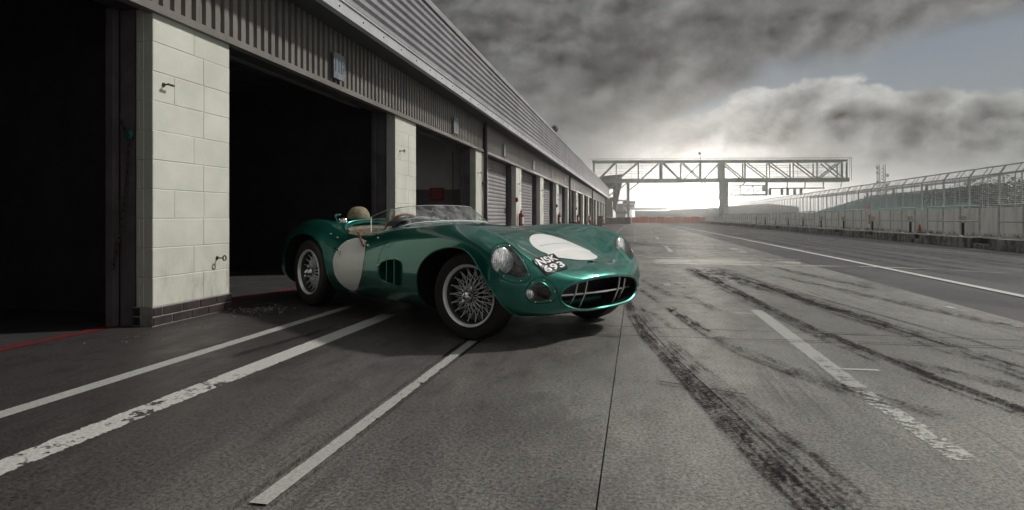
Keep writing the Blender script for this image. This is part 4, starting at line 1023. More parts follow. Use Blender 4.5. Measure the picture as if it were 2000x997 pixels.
def prism_dir(pts3, d0, d1, m):       # closed loop of 3d points swept between two offsets
    b = MB(); f = [tuple(Vector(p)+Vector(d0)) for p in pts3]; k = [tuple(Vector(p)+Vector(d1)) for p in pts3]
    b.poly(f); b.poly(k[::-1])
    for i in range(len(pts3)): j = (i+1) % len(pts3); b.quad(f[i], k[i], k[j], f[j])
    return b.mesh('cut', m, False, merge=True)
def closed_curve(pts, n=6):
    P = [Vector(p) for p in pts]; out = []; m = len(P)
    for i in range(m):
        a, b, c, d = P[i-1], P[i], P[(i+1) % m], P[(i+2) % m]
        for j in range(n):
            t = j/n; t2, t3 = t*t, t*t*t
            out.append(.5*((2*b)+(c-a)*t+(2*a-5*b+4*c-d)*t2+(3*b-a-3*c+d)*t3))
    return out
car_inv = (Matrix.Translation(cpos) @ Matrix.Rotation(math.atan2(fwd.y, fwd.x), 4, 'Z')).inverted()
EYE = car_inv @ Vector((0, 0, .83))
def look(px, py):      # where the line of sight measured in the photograph meets the skin
    d = Vector(((px-1000)/1200*CS-SN, (px-1000)/1200*SN+CS, (425-py)/1200)); d = (car_inv.to_3x3() @ d).normalized()
    h = BV.ray_cast(EYE, d); return h[0]
def meas(ox, oy, k, pts): return [p for p in (look(ox+a/k, oy+b/k) for a, b in pts) if p is not None]
FA, RA = 1.143, -1.143
front_arch = [(.70, .05), (.695, .20), (.70, .34), (.725, .45), (.79, .53), (.90, .592), (1.04, .625), (1.15, .628), (1.24, .605), (1.33, .545), (1.41, .455), (1.475, .36), (1.52, .26), (1.55, .15), (1.56, .05)]
rear_arch = [(-1.55, .05), (-1.545, .2), (-1.535, .36), (-1.51, .49), (-1.44, .59), (-1.32, .655), (-1.18, .68), (-1.02, .672), (-.88, .63), (-.76, .56), (-.68, .46), (-.645, .34), (-.635, .2), (-.63, .05)]
def smooth_open(pts, n=5):
    P = [Vector((a, b, 0)) for a, b in pts]; out = []
    for i in range(len(P)-1):
        a, b, c, d = P[max(i-1, 0)], P[i], P[i+1], P[min(i+2, len(P)-1)]
        for j in range(n):
            t = j/n; t2, t3 = t*t, t*t*t
            out.append(.5*((2*b)+(c-a)*t+(2*a-5*b+4*c-d)*t2+(3*b-a-3*c+d)*t3))
    out.append(P[-1]); return [(p.x, p.y) for p in out]
front_arch = smooth_open(front_arch); rear_arch = smooth_open(rear_arch)
cut = []
for s_ in (-1, 1):
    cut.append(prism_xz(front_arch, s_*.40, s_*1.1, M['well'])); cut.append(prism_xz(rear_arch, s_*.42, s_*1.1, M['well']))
# mouth: oval opening on the leaning nose face
mouth = [(-.425, .325), (-.40, .372), (-.32, .405), (-.18, .425), (0, .432), (.18, .425), (.32, .405), (.40, .372), (.425, .325), (.40, .275), (.30, .235), (.15, .212), (0, .206), (-.15, .212), (-.30, .235), (-.40, .275)]
mouth = [(p.x, p.y) for p in closed_curve([(a, b, 0) for a, b in mouth], 4)]
cut.append(prism_dir([(1.5, a, b) for a, b in mouth], (0, 0, 0), (.5, 0, 0), M['well']))
# cockpit opening (driver's side)
cock = [(-.78, -.50), (-.80, -.30), (-.77, -.08), (-.66, .02), (-.40, .05), (-.10, .05), (.02, .02), (.06, -.20), (.04, -.42), (-.04, -.56), (-.22, -.625), (-.45, -.64), (-.65, -.60)]
cc = closed_curve([(a, b, 0) for a, b in cock], 4)
cut.append(prism_dir([(p.x, p.y, .22) for p in cc], (0, 0, 0), (0, 0, 1.), M['inner_green']))
# side vents
vent = [(.215, .44), (.225, .37), (.29, .34), (.40, .325), (.515, .315), (.532, .36), (.535, .50), (.50, .525), (.40, .522), (.29, .515), (.235, .49)]
vent3 = meas(520, 380, 3.437, [(755, 500), (757, 545), (780, 578), (820, 597), (870, 612), (898, 618), (908, 590), (912, 520), (910, 460), (880, 435), (830, 436), (795, 445), (768, 465)])
vc = [(p.x, p.z) for p in closed_curve(vent3, 3)]
for s_ in (-1, 1): cut.append(prism_xz(vc, s_*.68, s_*1., M['inner_green']))
# lamp pockets: outlines given in y,z and swept along x
hl = [(-.745, .515), (-.738, .59), (-.705, .638), (-.655, .655), (-.605, .628), (-.565, .565), (-.53, .49), (-.53, .435), (-.575, .41), (-.65, .418), (-.715, .45)]
hlo = [(-.775, .51), (-.765, .605), (-.72, .665), (-.650, .685), (-.585, .655), (-.54, .58), (-.498, .485), (-.50, .415), (-.56, .383), (-.66, .388), (-.735, .425)]
fg = [(-.615, .33), (-.60, .385), (-.565, .415), (-.53, .40), (-.495, .365), (-.475, .325), (-.49, .295), (-.54, .285), (-.59, .295)]
fgo = [(-.655, .335), (-.635, .41), (-.575, .452), (-.515, .44), (-.465, .385), (-.445, .325), (-.462, .275), (-.53, .252), (-.61, .265)]
YZ = lambda l: [(p.y, p.z) for p in l]
hl = YZ(meas(800, 380, 3.323, [(563, 430), (566, 390), (582, 352), (612, 334), (650, 340), (690, 375), (728, 425), (758, 480), (766, 515), (750, 540), (715, 547), (660, 533), (610, 510), (578, 475)]))
hlo = YZ(meas(800, 380, 3.323, [(524, 400), (532, 362), (560, 330), (605, 316), (645, 325), (700, 370), (745, 435), (780, 495), (784, 530), (765, 560), (725, 576), (680, 574), (610, 552), (550, 490)]))
fg = YZ(meas(800, 380, 3.323, [(778, 665), (785, 620), (805, 585), (838, 565), (870, 575), (910, 610), (925, 645), (915, 675), (880, 693), (830, 697), (795, 688)]))
fgo = YZ(meas(800, 380, 3.323, [(757, 660), (762, 610), (790, 565), (830, 540), (870, 543), (925, 575), (955, 620), (958, 660), (940, 690), (890, 705), (830, 708), (780, 695)]))
hlF = YZ(meas(1180, 440, 5.54, [(158, 205), (185, 165), (230, 168), (275, 205), (305, 255), (318, 315), (300, 380), (262, 348), (210, 280)]))
hloF = YZ(meas(1180, 440, 5.54, [(110, 190), (125, 150), (165, 128), (225, 130), (275, 165), (312, 240), (328, 320), (325, 400), (300, 445), (250, 395), (190, 325), (135, 262)]))
def far_loop(l, n=5): return [(p.x, p.y) for p in closed_curve([(a, b, 0) for a, b in l], n)]
def loop_yz(l, s_, n=5): return [(p.x*(-s_), p.y) for p in closed_curve([(a, b, 0) for a, b in l], n)]
for s_ in (-1, 1):
    cut.append(prism_dir([(1.30, a, b) for a, b in (loop_yz(hl, s_) if s_ < 0 else far_loop(hlF))], (0, 0, 0), (.6, 0, 0), M['black']))
    cut.append(prism_dir([(1.50, a, b) for a, b in loop_yz(fg, s_)], (0, 0, 0), (.4, 0, 0), M['black']))
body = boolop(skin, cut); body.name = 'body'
body.shade_smooth(); body.set_sharp_from_angle(angle=R(38))
bo = link('body', body, car)
mats = [m_.name for m_ in body.materials]; pi = mats.index('paint')
def P_(name, b, m, par=None, smooth=True, **kw): return b.build(name, M[m] if isinstance(m, str) else m, par or bo, smooth=smooth, origin=1, **kw)
def PC(name, b, m, par=None, smooth=True, **kw): return b.build(name, M[m] if isinstance(m, str) else m, par or car, smooth=smooth, origin=1, **kw)
# rolled lips along the cut edges
bm = bmesh.new(); bm.from_mesh(body); adj = {}
for e in bm.edges:
    if len(e.link_faces) == 2:
        a, b_ = [f.material_index == pi for f in e.link_faces]
        if a != b_: adj.setdefault(e.verts[0].index, []).append(e.verts[1].index); adj.setdefault(e.verts[1].index, []).append(e.verts[0].index)
bm.verts.ensure_lookup_table(); co = {i: bm.verts[i].co.copy() for i in adj}; bm.free(); seen = set(); loops = []
for st in list(adj):
    if st in seen: continue
    loop = [st]; seen.add(st); cur = st
    while True:
        nx = [k for k in adj[cur] if k not in seen]
        if not nx: break
        cur = nx[0]; seen.add(cur); loop.append(cur)
    if len(loop) > 12: loops.append([co[i] for i in loop])
def resample(L, step, closed=True):
    L = L+[L[0]] if closed else L; d = [0]
    for a, b_ in zip(L, L[1:]): d.append(d[-1]+(b_-a).length)
    n = max(8, int(d[-1]/step)); out = []; j = 0
    for i in range(n if closed else n+1):
        s_ = d[-1]*i/n
        while j < len(d)-2 and d[j+1] < s_: j += 1
        t = (s_-d[j])/max(d[j+1]-d[j], 1e-9); out.append(L[j].lerp(L[j+1], t))
    return out
for L in loops:
    cen = sum(L, Vector())/len(L); cl = (L[0]-L[-1]).length < .06
    if not cl: pass
    rr = .0055 if cen.x < 1.3 or abs(cen.y) < .3 else .003
    if abs(cen.y) < .3 and cen.x > 1.5: rr = .009
    Q = resample(L, .015, cl)
    for it in range(2): Q = [(Q[i-1]+Q[i]*2+Q[(i+1) % len(Q)])/4 if (cl or 0 < i < len(Q)-1) else Q[i] for i in range(len(Q))]
    b = MB(); b.tube(Q, rr, 6, cap=not cl, closed=cl); P_('rolled_edge', b, 'paint')
# --- things that follow the skin
def hit(p, d):
    r_ = BV.ray_cast(Vector(p), Vector(d).normalized()); return r_[0], r_[1]
def conform(name, loop3, d, m, off=.0025, par=None, grid=.02, solid=False):
    """patch of the body skin inside an outline, cut with the outline swept along d"""
    d = Vector(d).normalized()
    c = prism_dir(loop3, -d*.3, d*.75, M['black'])
    out = boolop(skin, [c], 'INTERSECT')
    bm = bmesh.new(); bm.from_mesh(out); names = [q.name for q in out.materials]; k = names.index('paint')
    bmesh.ops.delete(bm, geom=[f for f in bm.faces if f.material_index != k or f.normal.dot(d) > .1], context='FACES')
    if not bm.faces: bm.free(); print('EMPTY', name); return None
    for v in bm.verts:
        h = BV.find_nearest(v.co); v.co += h[1]*off
    for f in bm.faces: f.material_index = 0; f.smooth = True
    me = bpy.data.meshes.new(name); bm.to_mesh(me); bm.free(); me.materials.clear(); me.materials.append(M[m] if isinstance(m, str) else m)
    o = link(name, me, par or bo); return o
def seam(pts3, d, w=.005, closed=False, m='seam', name='panel_gap', off=.0008, par=None):
    """thin line laid on the skin"""
    pts = [Vector(p) for p in pts3]; Q = []; N_ = []
    for p in resample(pts, .012, closed):
        h, nn = hit(p-Vector(d).normalized()*.6, d)
        if h: Q.append(h+nn*off); N_.append(nn)
    b = MB(); k = len(Q)
    if k < 2: return
    for i in range(k):
        t = (Q[(i+1) % k if closed else min(i+1, k-1)]-Q[i-1 if (closed or i) else 0]).normalized(); s_ = t.cross(N_[i]).normalized()*w/2
        b.v += [tuple(Q[i]-s_), tuple(Q[i]+s_)]
    for i in range(k if closed else k-1): j = (i+1) % k; b.f.append((2*i, 2*i+1, 2*j+1, 2*j))
    return P_(name, b, m, par)
def rivets(name, pts3, d, r=.007, m='chrome', par=None):
    for p in pts3:
        h, nn = hit(Vector(p)-Vector(d).normalized()*.6, d)
        if h: b = MB(); b.ball(tuple(h+nn*.001), r, 8, 5); P_(name, b, m, par)
RX = (0, 1, 0); DN = (0, 0, -1); BK = (-1, 0, 0)
# roundels
conform('bonnet_roundel', [(1.40+.245*math.cos(a), .0+.245*math.sin(a), .9) for a in np.linspace(0, 2*math.pi, 49)[:-1]], DN, 'decal')
dr_ = [(p.x, p.z) for p in meas(520, 380, 3.437, [(452, 490), (450, 440), (470, 385), (510, 335), (560, 306), (615, 294), (655, 305), (667, 330), (663, 400), (650, 480), (636, 560), (618, 620), (600, 642), (575, 644), (530, 622), (490, 585), (463, 540)])]
for s_ in (-1, 1):
    o = conform('door_roundel', [(p.x, s_*.9, p.y) for p in closed_curve([(a, b, 0) for a, b in dr_], 5)], (0, -s_, 0), 'decal')
# number plate and lettering
PXC = [(1038, 507), (1081, 497), (1110, 524), (1067, 538)]
def plate_pt(u, v, off):   # u, v in 0..1 from the upper left corner of the plate, set on the skin
    a, b_, c_, d_ = [Vector((p[0], p[1], 0)) for p in PXC]; q = (a*(1-u)+b_*u)*(1-v)+(d_*(1-u)+c_*u)*v
    p = look(q.x, q.y); n_ = BV.find_nearest(p); return p+n_[1]*off
b = MB(); G = 12
for j_ in range(G+1):
    for i_ in range(G+1): b.v.append(tuple(plate_pt(i_/G, j_/G, .007)))
for j_ in range(G):
    for i_ in range(G): a = j_*(G+1)+i_; b.f.append((a+G+1, a+G+2, a+1, a))
np_ = P_('number_plate', b, 'plate_black')
for txt, v0, v1 in (('NSK', .08, .46), ('693', .54, .92)):
    me = text_mesh(txt, .125, .0040, .0, spacing=1.06)
    bm = bmesh.new(); bm.from_mesh(me); bmesh.ops.triangulate(bm, faces=bm.faces); bmesh.ops.subdivide_edges(bm, edges=[e for e in bm.edges if e.calc_length() > .02], cuts=1)
    ws = [v.co.x for v in bm.verts]; w0, w1 = min(ws), max(ws); hs = [v.co.y for v in bm.verts]; h0, h1 = min(hs), max(hs)
    for v in bm.verts: v.co = plate_pt(.06+.88*(v.co.x-w0)/(w1-w0), v0+(v1-v0)*(h1-v.co.y)/(h1-h0), .0105)
    bmesh.ops.recalc_face_normals(bm, faces=bm.faces)
    m2 = bpy.data.meshes.new('plate_lettering'); bm.to_mesh(m2); bm.free(); m2.materials.append(M['plate_white']); link('plate_lettering', m2, bo)
# winged badge
b = MB(); h, nn = hit((1.665, 0, .9), DN)
for s_ in (-1, 1):
    for i in range(4):
        a = .012+i*.010; L = .052-i*.008; o_ = h+nn*.006
        b.poly([tuple(o_+Vector((.002-i*.005, s_*.005, 0))), tuple(o_+Vector((.006-i*.004, s_*(L+.01), .001))), tuple(o_+Vector((-.002-i*.005, s_*L, .001))), tuple(o_+Vector((-.006-i*.005, s_*.005, 0)))])
b.box(tuple(h+nn*.006), (.022, .024, .005)); P_('badge', b, 'grille_bar', smooth=False)
# seams
seam([(p.x, -.95, p.y) for p in closed_curve([(.172, .12, 0), (.172, .32, 0), (.178, .45, 0), (.20, .56, 0), (.262, .64, 0)], 5)][:20], RX, .005)
seam([(-.48, -.95, .29), (-.3, -.95, .272), (-.1, -.95, .268), (.17, -.95, .265)], RX, .004)
seam([(-.60, -.95, .66), (-.655, -.95, .60), (-.67, -.95, .50)], RX, .004)
seam([(.04, -.95, .655), (.10, -.95, .60), (.262, -.95, .635)], RX, .004); seam([(.262, -.95, .60), (.30, -.95, .60), (.36, -.95, .66)], RX, .004)
seam([(1.02, y_, .95) for y_ in np.linspace(-.40, .40, 12)], DN, .005); seam([(x, .40, .95) for x in np.linspace(.12, 1.02, 8)], DN, .005); seam([(x, -.40, .95) for x in np.linspace(.12, 1.02, 8)], DN, .005)
seam([(1.36+.05*y_, y_, .95) for y_ in np.linspace(-.2, .12, 7)], DN, .003, off=.004)
for s_ in (-1, 1):
    seam([(1.9, a, b) for a, b in (loop_yz(hlo, s_) if s_ < 0 else far_loop(hloF))], BK, .006, True); seam([(1.9, a, b) for a, b in loop_yz(fgo, s_)], BK, .006, True)
    if s_ < 0: L = loop_yz([((a*.5+c*.5), (b*.5+d*.5)) for (a, b), (c, d) in zip(hl, hlo)], s_, 1); rivets('rivet', [(1.9, a, b) for a, b in L[::2]], BK, .0055)
    L = loop_yz([((a*.45+c*.55), (b*.45+d*.55)) for (a, b), (c, d) in zip(fg, fgo)], s_, 1); rivets('rivet', [(1.9, a, b) for a, b in L[::2]], BK, .0055)
    # clear covers
    conform('headlight_cover', [(1.9, a, b) for a, b in (loop_yz(hl, s_) if s_ < 0 else far_loop(hlF))], BK, 'lens', .001)
    conform('foglight_cover', [(1.9, a, b) for a, b in loop_yz(fg, s_)], BK, 'lens_smoke', .001)
    # lamps
    def lamp(c, r, tilt, name):
        b = MB(); b.lathe([(r*.2, -.04), (r*.7, -.028), (r*.93, -.004), (r, .004), (r, .012), (r*.93, .014)], (0, 0, 0), 'x', 28); me = b.mesh(name, M['lamp_in'], True, merge=True)
        o = link(name, me, car, c); o.rotation_euler = (0, R(-4), s_*R(tilt))
        b = MB(); b.lathe([(0, .030), (r*.35, .028), (r*.7, .021), (r*.93, .0145)], (0, 0, 0), 'x', 28)
        lm = bpy.data.materials.get('lamp_lens')
        if not lm:
            lm = mat('lamp_lens', (.9, .92, .93), .10, 0., .6, 1.)
            t = NT(lm.node_tree); bb = t.n['Principled BSDF']; ob_ = objc(t); w_ = t.new('ShaderNodeTexWave'); t.l.new(ob_, w_.inputs[0]); w_.bands_direction = 'Y'; w_.inputs['Scale'].default_value = 26; nz = t.noise(ob_, 26., 3, .6, .5)
            t.l.new(t.mix(t.ss(nz, .40, .62), (.45, .46, .47, 1), (.97, .98, .98, 1)), bb.inputs['Base Color']);  bump(t, bb, w_.outputs[0], .5, .004)
        l_ = link('lens', b.mesh('lens', lm, True), o)
    hc = look(989, 511) if s_ < 0 else look(1221, 484)
    lamp((hc.x-(.040 if s_ < 0 else .05), hc.y, hc.z), .086 if s_ < 0 else .080, 8 if s_ < 0 else 14, 'headlight')
    fc = look(1043, 573); lamp((fc.x-.03, s_*abs(fc.y), fc.z), .045, 6, 'foglight')
# mouth: radiator, bars
b = MB(); b.b2(1.50, 1.515, -.42, .42, .21, .43); P_('radiator', b, 'black', smooth=False)
def face_x(y, z):
    h, _ = hit((2.2, y, z), BK); return h.x if h else 1.7
def barpath(pts): return [(face_x(y, z)-.035 if True else 0, y, z) for y, z in pts]
ex = lambda y: 1.775-.46*y*y/.16*.16*1.0
yy_ = np.linspace(-.415, .415, 15); b = MB(); b.tube([(1.752-.38*y*y, y, .325) for y in yy_], .0075, 8); P_('grille_bar', b, 'grille_bar')
for y in (-.27, -.185, .185, .27):
    b = MB(); zt = .425-.30*y*y*1.1; zb_ = .212+.35*y*y; xx = 1.757-.38*y*y
    b.tube([(xx+.022, y*.98, zt-.003), (xx+.006, y, .325), (xx-.045, y*1.02, zb_+.004)], .0062, 8); P_('grille_bar', b, 'grille_bar')
b = MB(); b.tube([(1.56, -.30, .25), (1.57, -.1, .245), (1.57, .2, .25)], .02, 8); P_('oil_cooler', b, 'inner_green')
# vents: inner panels and strut
for s_ in (-1, 1):
    b = MB(); b.b2(.30, .305, s_*.70, s_*.785, .325, .52); P_('vent_strut', b, 'paint', smooth=False)
    b = MB(); b.b2(.415, .421, s_*.69, s_*.793, .318, .525); P_('vent_strut', b, 'paint', smooth=False)
    b = MB(); b.b2(.425, .53, s_*.735, s_*.74, .32, .52); P_('vent_panel', b, 'inner_green', smooth=False)
# bonnet scoop
b = MB(); h, nn = hit((1.0, .22, .95), DN); b.ball((h.x-.02, h.y, h.z-.008), .05, 14, 8, (2.0, .8, .5)); P_('bonnet_bulge', b, 'paint')
# --- cockpit
def surf_z(x, y):
    h, n_ = hit((x, y, 1.3), DN); return h.z if h else .8
b = MB()   # seat back and squab
bk = []
for i in range(9):
    t = i/8; yv_ = -.30+.265*math.cos(math.pi*(1-t)); zt = .70+.055*math.sin(math.pi*t)**.6
    bk.append((yv_, zt))
for (y0_, zt0), (y1_, zt1) in zip(bk, bk[1:]):
    for dx0, dx1 in (((-.745, -.66)),):
        b.quad((dx0, y0_, .30), (dx0, y1_, .30), (dx0, y1_, zt1-.02), (dx0, y0_, zt0-.02)); b.quad((dx1+.02, y0_, .30), (dx1+.02, y1_, .30), (dx1, y1_, zt1-.025), (dx1, y0_, zt0-.025)); b.quad((dx0, y0_, zt0-.02), (dx0, y1_, zt1-.02), ((dx0+dx1)/2, y1_, zt1), ((dx0+dx1)/2, y0_, zt0)); b.quad(((dx0+dx1)/2, y0_, zt0), ((dx0+dx1)/2, y1_, zt1), (dx1, y1_, zt1-.025), (dx1, y0_, zt0-.025))
for s_ in (-.565, -.035): b.b2(-.745, -.45, s_-.025, s_+.025, .26, .50)
b.b2(-.66, -.25, -.56, -.04, .26, .36)
PC('seat', b, 'tan', merge=True)
b = MB(); b.tube([(-.775, -.50, .70), (-.80, -.44, .765), (-.80, -.30, .785), (-.80, -.16, .785), (-.785, -.06, .765)], .016, 8); PC('bulkhead_rail', b, 'paint')
# headrest on the rear deck
hz_ = surf_z(-.93, -.30)
b = MB(); N1, N2 = 28, 12
hb = len(b.v)
for i in range(N2+1):
    ph = i/N2*math.pi/2
    for k in range(N1):
        a = 2*math.pi*k/N1; ca, sa = math.cos(a), math.sin(a); sx = .125 if ca < 0 else .095
        r_ = math.cos(ph)**.80
        b.v.append((-.92+sx*ca*r_, -.30+.108*sa*r_, hz_+.018+.118*math.sin(ph)**.95))
for i in range(N2):
    for k in range(N1): b.f.append((hb+i*N1+k, hb+i*N1+(k+1) % N1, hb+(i+1)*N1+(k+1) % N1, hb+(i+1)*N1+k))
b.poly([b.v[hb+k] for k in range(N1)][::-1]); PC('headrest', b, 'tan_green', merge=True)
b = MB(); b.lathe([(0, -.03), (.10, -.03), (.105, .02), (0, .02)], (-.92, -.30, hz_), 'z', 24); PC('headrest_base', b, 'black')
b = MB(); b.tube([(-.87, -.52, .755), (-.93, -.53, .80), (-1.02, -.50, .845), (-1.06, -.42, .855)], .011, 8); PC('grab_tube', b, 'paint')
fz_ = surf_z(-1.02, -.46); b = MB(); b.lathe([(0, .03), (.03, .028), (.04, .012), (.045, -.01)], (-.93, -.455, surf_z(-.93, -.455)), 'z', 16); b.tube([(-.93, -.455, surf_z(-.93, -.455)+.02), (-.90, -.515, surf_z(-.9, -.515)+.02)], .008, 6); PC('filler_cap', b, 'chrome')
# steering wheel
sw = Vector((-.17, -.33, .70)); tilt = R(28)
b = MB(); rad = .178
def swp(a, r_, dz=0.):
    u = Vector((0, 1, 0)); v = Vector((math.sin(tilt), 0, math.cos(tilt))); n_ = Vector((-math.cos(tilt), 0, math.sin(tilt))); return sw+u*math.cos(a)*r_+v*math.sin(a)*r_+n_*dz
b.tube([swp(a, rad) for a in np.linspace(0, 2*math.pi, 37)[:-1]], .0125, 10, closed=True); swo = PC('steering_wheel', b, 'wood')
b = MB()
for a in (R(90), R(210), R(330)): b.bar(swp(a, .02, -.01), swp(a, rad, 0), .022, .004)
b.ball(tuple(swp(0, 0, -.01)), .03, 10, 6); b.tube([swp(0, 0, -.01), sw+Vector((.35, 0, -.12))], .014, 8); P_('spoke_plate', b, 'alu', swo)
b = MB()
for a in np.linspace(0, 2*math.pi, 13)[:-1]: b.ball(tuple(swp(a, rad, .0125)), .0035, 6, 4)
P_('rim_rivets', b, 'chrome', swo)
# dash cowl and instruments
b = MB()
for i in range(12):
    a0, a1 = math.pi*i/12, math.pi*(i+1)/12; f_ = lambda a: (-.33+.25*math.cos(a), .755+.085*math.sin(a))
    (ya, za), (yb, zb2) = f_(a0), f_(a1); b.quad((-.02, ya, za), (-.02, yb, zb2), (.12, yb, min(zb2, .80)), (.12, ya, min(za, .80)))
PC('dash_cowl', b, 'black')
b = MB(); b.tube([(-.03, -.52, .745), (.05, -.48, .80), (.07, -.30, .83), (.06, -.08, .812)], .011, 8); b.ball((-.02, -.44, .80), .017, 10, 6); b.ball((.03, -.13, .825), .014, 8, 6); PC('dash_trim', b, 'chrome')
for y_ in (-.42, -.33, -.24): b = MB(); b.lathe([(0, 0), (.033, 0), (.036, -.008)], (-.025, y_, .775), 'x', 16); PC('gauge', b, 'chrome')
# windscreen wrapping round the cockpit
base_pl = [(-.235, -.585), (-.12, -.605), (0., -.59), (.10, -.52), (.16, -.40), (.185, -.2), (.19, 0), (.18, .2), (.14, .38), (.05, .50), (-.05, .56), (-.15, .575)]
top = [(-.395, -.49, .832), (-.29, -.475, .865), (-.17, -.45, .897), (-.05, -.40, .915), (.0, -.31, .927), (.02, -.16, .934), (.02, 0, .936), (.01, .18, .934), (-.03, .34, .925), (-.12, .44, .895), (-.19, .50, .84), (-.215, .545, .775)]
bp = []
for x, y in base_pl: bp.append(Vector((x, y, surf_z(x, y)+.004)))
tp = [Vector(p) for p in top]
def cat(P, n=5):
    out = []
    for i in range(len(P)-1):
        a, b_, c, d = P[max(i-1, 0)], P[i], P[i+1], P[min(i+2, len(P)-1)]
        for j in range(n): t = j/n; t2, t3 = t*t, t*t*t; out.append(.5*((2*b_)+(c-a)*t+(2*a-5*b_+4*c-d)*t2+(3*b_-a-3*c+d)*t3))
    out.append(P[-1]); return out
bp2, tp2 = cat(bp), cat(tp); b = MB(); K = 6
for i in range(len(bp2)):
    for k in range(K+1): t = k/K; p = bp2[i].lerp(tp2[i], t); c_ = (Vector((-.2, 0, p.z))-p); p = p-c_.normalized()*.014*math.sin(math.pi*t)*min(1., i/6); b.v.append(tuple(p))
for i in range(len(bp2)-1):
    for k in range(K): a = i*(K+1)+k; b.f.append((a, a+K+1, a+K+2, a+1))
wso = PC('windscreen', b, 'screen')
b = MB(); b.tube(tp2, .0028, 6); P_('screen_edge', b, mat('screen_edge', (.5, .52, .5), .2, 0., .6, .3), wso); b = MB(); b.tube([bp2[0], (bp2[0]+tp2[0])/2, tp2[0]], .004, 6); P_('screen_edge', b, 'alu', wso)
b = MB(); b.tube(bp2, .005, 6); P_('screen_base_strip', b, 'alu', wso)
for i in range(3, len(bp2), 5):
    p = bp2[i].lerp(tp2[i], .16); b = MB(); b.ball(tuple(p), .0085, 8, 5); b.tube([bp2[i], p], .003, 5); P_('screen_stud', b, 'chrome', wso)
# passenger tonneau edge and fasteners along the sill
rivets('fastener', [(-.72, -.70, 1.2), (-.60, -.70, 1.2), (-.42, -.71, 1.2), (-.12, -.71, 1.2), (.05, -.70, 1.2)], DN, .008)
h, nn = hit((-.03, -1.2, .60), RX); b = MB(); b.ball(tuple(h+nn*.004), .012, 8, 6); P_('bonnet_catch', b, 'chrome')
b = MB(); b.tube([(-.33, -.655, .70), (-.25, -.69, .68), (-.15, -.735, .64), (-.06, -.765, .60)], .009, 6); P_('leather_strap', b, 'leather_brown')
h, nn = hit((-.44, -1.2, .54), RX); b = MB()
b.tube([h+nn*.01, h+nn*.03+Vector((-.05, 0, .02))], .007, 6); b.ball(tuple(h+nn*.012), .013, 8, 5); b.tube([h+nn*.01, h+nn*.02+Vector((.02, 0, -.035))], .006, 6); P_('door_latch', b, 'chrome')
h, nn = hit((.185, -1.2, .455), RX); b = MB(); b.ball(tuple(h+nn*.002), .010, 8, 5); P_('bonnet_catch', b, 'chrome')
# tail lamp
for s_ in (-1, 1):
    h, nn = hit((-1.93, s_*1.2, .45), (0, -s_, 0)); b = MB(); b.ball(tuple(h), .045, 14, 8, (.55, .35, 1.25)); P_('tail_lamp', b, mat('tail_lens', (.20, .19, .18), .15, 0, .6, .8))
# --- wheels
def tyre_mesh(w, Ro, Ri):
    pr = [(Ri-.004, -w*.40), (Ri+.012, -w*.46), (Ri+(Ro-Ri)*.45, -w*.54), (Ri+(Ro-Ri)*.80, -w*.50), (Ro-.012, -w*.42), (Ro-.003, -w*.34)]
    for g in (-.26, -.13, 0, .13, .26): pr += [(Ro, w*(g-.045)), (Ro, w*(g+.03)), (Ro-.007, w*(g+.035)), (Ro-.007, w*(g+.075))] if g < .2 else [(Ro, w*(g-.045)), (Ro, w*(g+.03))]
    pr += [(Ro-.003, w*.34), (Ro-.012, w*.42), (Ri+(Ro-Ri)*.80, w*.50), (Ri+(Ro-Ri)*.45, w*.54), (Ri+.012, w*.46), (Ri-.004, w*.40)]
    b = MB(); b.lathe(pr, (0, 0, 0), 'y', 72); return b.mesh('tyre', M['tyre'], True, merge=True, ang=50)
RO, RI = .302, .207
def wheel(x, s_, w, steer, back=False):
    yh = s_*(.70-w*.46)                                # wheel centre plane
    b = MB(); b.lathe([(0, -.085), (.034, -.085), (.040, -.07), (.048, .02), (.052, .05), (.0, .05)], (0, 0, 0), 'y', 20)
    b.lathe([(.0, .03), (.13, .03), (.155, .035), (.155, .10), (0, .10)], (0, 0, 0), 'y', 28)   # drum, inboard
    hub = link('wheel', b.mesh('wheel', M['barrel'], True, merge=True, ang=35), car, (x, yh, .302 if w < .16 else .316)); hub.rotation_euler.z = steer+(math.pi if s_ > 0 else 0)
    link('tyre', TY[w], hub); link('rim', RIM[w], hub); link('rim_barrel', BAR[w], hub); link('knock_off_spinner', SPN, hub)
    for k in range(72): o = link('spoke', SP[(k % 4, w)], hub); o.rotation_euler.y = 2*math.pi*(k//4)/18
    return hub
TY, RIM, SP, BAR = {}, {}, {}, {}; M['barrel'] = mat('barrel', .05, .5, .5)
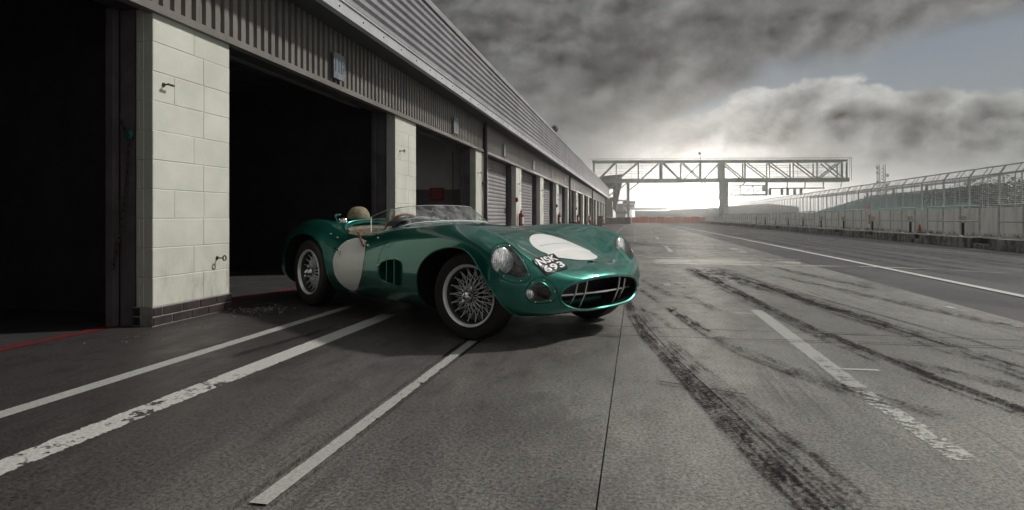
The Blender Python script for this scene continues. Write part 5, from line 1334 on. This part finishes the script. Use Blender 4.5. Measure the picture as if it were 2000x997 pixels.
for w in (.155, .17):
    TY[w] = tyre_mesh(w, RO if w < .16 else .316, RI)
    h = w*.46
    b = MB(); b.lathe([(RI-.002, -h+.004), (RI+.006, -h-.003), (RI+.001, -h-.010), (RI-.007, -h-.006), (RI-.011, -h+.004), (RI-.015, -h+.012), (RI-.013, -h+.016), (RI-.004, -h+.012), (RI-.002, -h+.004)], (0, 0, 0), 'y', 72)
    q = MB(); q.lathe([(RI-.004, -h+.016), (RI-.014, -h+.018), (RI-.022, -h+.030), (RI-.032, -.01), (RI-.032, .02), (RI-.018, h-.02), (RI+.004, h), (RI-.002, h+.004), (RI-.010, h-.02), (RI-.022, .02), (RI-.022, -.01), (RI-.004, -h+.016)], (0, 0, 0), 'y', 60); BAR[w] = q.mesh('rim_barrel', M['barrel'], True, merge=True, ang=50)
    RIM[w] = b.mesh('rim', M['alu'], True, merge=True, ang=50)
    rr_ = RI-.026
    for q, (hr, hy, ry, da, st) in enumerate(((.042, -.062, .010, .40, 0.), (.042, -.062, .010, -.40, .18), (.050, .035, -.034, .62, .10), (.050, .035, -.034, -.62, .27))):
        b = MB(); a0, a1 = st, st+da
        b.tube([(hr*math.cos(a0), hy, hr*math.sin(a0)), (rr_*math.cos(a1), ry, rr_*math.sin(a1))], .0031, 5); b.ball((rr_*.975*math.cos(a1), ry, rr_*.975*math.sin(a1)), .004, 5, 4)
        SP[(q, w)] = b.mesh('spoke', M['spoke'], True)
b = MB(); b.lathe([(0, -.122), (.014, -.119), (.026, -.108), (.038, -.092), (.041, -.078), (.046, -.070)], (0, 0, 0), 'y', 24)
for s2 in (0, math.pi):
    c_, s3 = math.cos(s2+.9), math.sin(s2+.9)
    b.tube([(c_*.022, -.086, s3*.022), (c_*.055, -.096, s3*.055), (c_*.088, -.104, s3*.088)], [.016, .015, .009], 8)
SPN = b.mesh('knock_off_spinner', M['chrome'], True)
wheel(FA, -1, .155, R(14)); wheel(FA, 1, .155, R(14)); wheel(RA, -1, .17, 0); wheel(RA, 1, .17, 0)
b = MB()
for x in (FA, RA): b.tube([(x, -.6, .33), (x, .6, .33)], .025, 8)
PC('axle', b, 'black')
